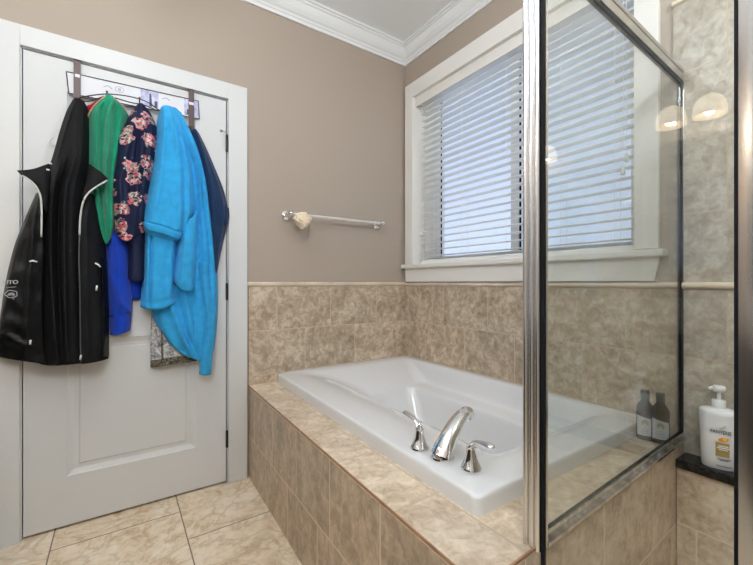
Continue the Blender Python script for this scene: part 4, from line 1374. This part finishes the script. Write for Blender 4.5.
for pts in ([(29.5, 261.5, .152), (33, 260.8, .154), (37, 262, .150)], [(30.5, 340, .152), (30, 344.5, .152)], [(95, 263, .142), (98, 264.5, .140), (100.5, 267, .136)], [(97, 285.5, .142), (96.3, 290.5, .142)], [(81, 355, .154), (80.2, 359.5, .154)],
            [(49, 163.2, .135), (52, 163.8, .135)], [(46.5, 169.5, .147), (49.5, 170, .143)]):
    MB().tube([P(*p) for p in pts], 0.0034, 8).build('zip_pull', simple('white_pull', (0.75, 0.75, 0.73), 0.5), jk, smooth=True)
PRN = simple('pale_jacket_print', (0.55, 0.56, 0.56), 0.5)
to = P(10.8, 284.0, 0.136)
text('printed_lettering', 'UTO', 0.021, to, (1, -0.32, 0.02), (0.02, 0, 1), PRN, jk, 0.0015, sx=1.05)
MB().tube([P(6.5, 287.6, .121), P(16, 286.8, .133)], 0.0009, 6).build('printed_rule', PRN, jk)
lgc = P(11.2, 294, 0.130)
lg_ = MB()
xd = Vector((1, -0.30, 0)).normalized()
lobes = []
for k in range(37):
    a = 2 * PI * k / 36
    r = 0.0155 + 0.003 * abs(math.sin(2.5 * a))
    lobes.append(lgc + xd * (r * 1.1 * math.cos(a)) + Vector((0, 0, r * 0.78 * math.sin(a))))
lg_.tube(lobes, 0.0011, 6)
for k in range(3):
    rr2 = 0.004 + 0.0035 * k
    lg_.tube([lgc + xd * (rr2 * math.cos(a)) + Vector((0, 0, rr2 * 0.9 * math.sin(a) - 0.006)) for a in [PI * t / 8 for t in range(9)]], 0.0009, 6)
lg_.tube([lgc + xd * 0.004 + Vector((0, 0, -0.012)), lgc + xd * 0.006 + Vector((0, 0, -0.022)), lgc + xd * 0.010 + Vector((0, 0, -0.014))], 0.0010, 6)
lg_.build('printed_emblem', PRN, jk)
MB().tube(spline([P(55, 137.5, .06), P(51.5, 139, .05), P(50.5, 142.5, .045), P(52.5, 145.5, .05), P(55, 146, .06)], 4), 0.0018, 8).build('hood_cord', simple('pale_cord', (0.6, 0.6, 0.6), 0.7), jk, smooth=True)

# ================================================================== ADDED FILL GLOBES, AND THE VANITY SIDE (seen in the glass and chrome)
for (lx, ly, r, st) in FILL_LAMPS:
    dp = 0.02 if ly > -1.5 else 0.16
    cl = empty('fill_light', (lx, ly, 2.62), 'added glowing fill globe on a short rod' + (' over the floor by the door' if ly > -1.5 else ' over the vanity end of the room' if lx < -1 else ' above the shower'), 'added fill light')
    MB().lathe([(0.01, ZC - 2.62), (0.07, ZC - 2.62), (0.07, 0.100), (0.06, 0.095), (0.012, 0.092), (0.012, -dp), (0.001, -dp - 0.001)], (lx, ly, 2.62), n=32).build('fill_mount', WHITE, cl, smooth=True, auto=0.6)
    MB().lathe([(max(0.002, r * math.cos(PI * (k / 16 - 0.5))), -dp - r + r * math.sin(PI * (k / 16 - 0.5))) for k in range(17)], (lx, ly, 2.62), n=32).build('fill_globe', emit_mat('fill_globe_glow', FILL_COL, st), cl, smooth=True)
SHD = emit_mat('warm_lit_lamp_shade', (1.0, 0.86, 0.66), SHADE_EMIT)
BLB = emit_mat('lit_bulb', (1.0, 0.95, 0.88), BULB_EMIT)
NICK = simple('brushed_nickel', (0.6, 0.58, 0.55), 0.3, 1.0)


def vanity_light(ys, label):
    yc = sum(ys) / len(ys)
    e = empty('vanity_light', (XL, yc, 1.99), label, 'wall light', 'vanity wall lights')
    MB().box(XL, XL + 0.022, yc - 0.30, yc + 0.30, 1.872, 1.945).build('back_plate', WHITE, e, bevel=0.006)
    for y in ys:
        MB().tube([(XL + 0.015, y, 1.935), (XL + 0.03, y, 2.03), (XL + 0.06, y, 2.075), (XL + 0.12, y, 2.048)], 0.007, 8).build('arm', NICK, e, smooth=True)
        s = MB().lathe([(0.012, 0.065), (0.030, 0.060), (0.050, 0.045), (0.064, 0.020), (0.070, -0.010), (0.071, -0.045), (0.067, -0.045), (0.066, -0.010), (0.060, 0.018), (0.046, 0.041), (0.012, 0.058)], (XL + 0.12, y, 1.985), n=28)
        so = s.build('lamp_shade', SHD, e, smooth=True)
        MB().lathe([(0.001, -0.040), (0.016, -0.036), (0.026, -0.020), (0.027, -0.004), (0.018, 0.014), (0.010, 0.030), (0.001, 0.032)], (XL + 0.12, y, 1.985), n=20).build('bulb', BLB, so, smooth=True)


vanity_light((-1.304, -1.472, -1.640), 'three-shade vanity wall light reflected in the shower glass')
vanity_light((-0.561, -0.393, -0.225), 'three-shade vanity wall light over the end of the vanity nearest the door')
mi = empty('wall_mirror', (XL, -1.3, 1.0), 'wide frameless mirror on the wall above the vanity', 'mirror')
MB().box(XL, XL + 0.006, -2.35, -0.12, 0.98, 1.866).build('mirror_glass', MIRR, mi)
ESP = simple('dark_espresso_wood', (0.030, 0.020, 0.015), 0.35)
va = empty('vanity_cabinet', (XL + 0.27, -1.25, 0.0), 'dark wood vanity cabinet with doors below the wide mirror', 'vanity')
MB().box(XL + 0.015, XL + 0.52, -2.32, -0.15, 0.09, 0.83).build('cabinet_body', ESP, va)
MB().box(XL + 0.015, XL + 0.545, -2.34, -0.13, 0.83, 0.87).build('countertop', simple('beige_stone_top', (0.5, 0.44, 0.36), 0.2, var=0.2, vscale=30), va, bevel=0.004)
for k in range(4):
    y0 = -2.29 + k * 0.54
    dd_ = MB().box(XL + 0.52, XL + 0.540, y0, y0 + 0.50, 0.14, 0.80).build('cabinet_door', ESP, va, bevel=0.004)
    MB().tube([(XL + 0.56, y0 + 0.46, 0.60), (XL + 0.56, y0 + 0.46, 0.72)], 0.005, 8).build('pull', NICK, dd_)
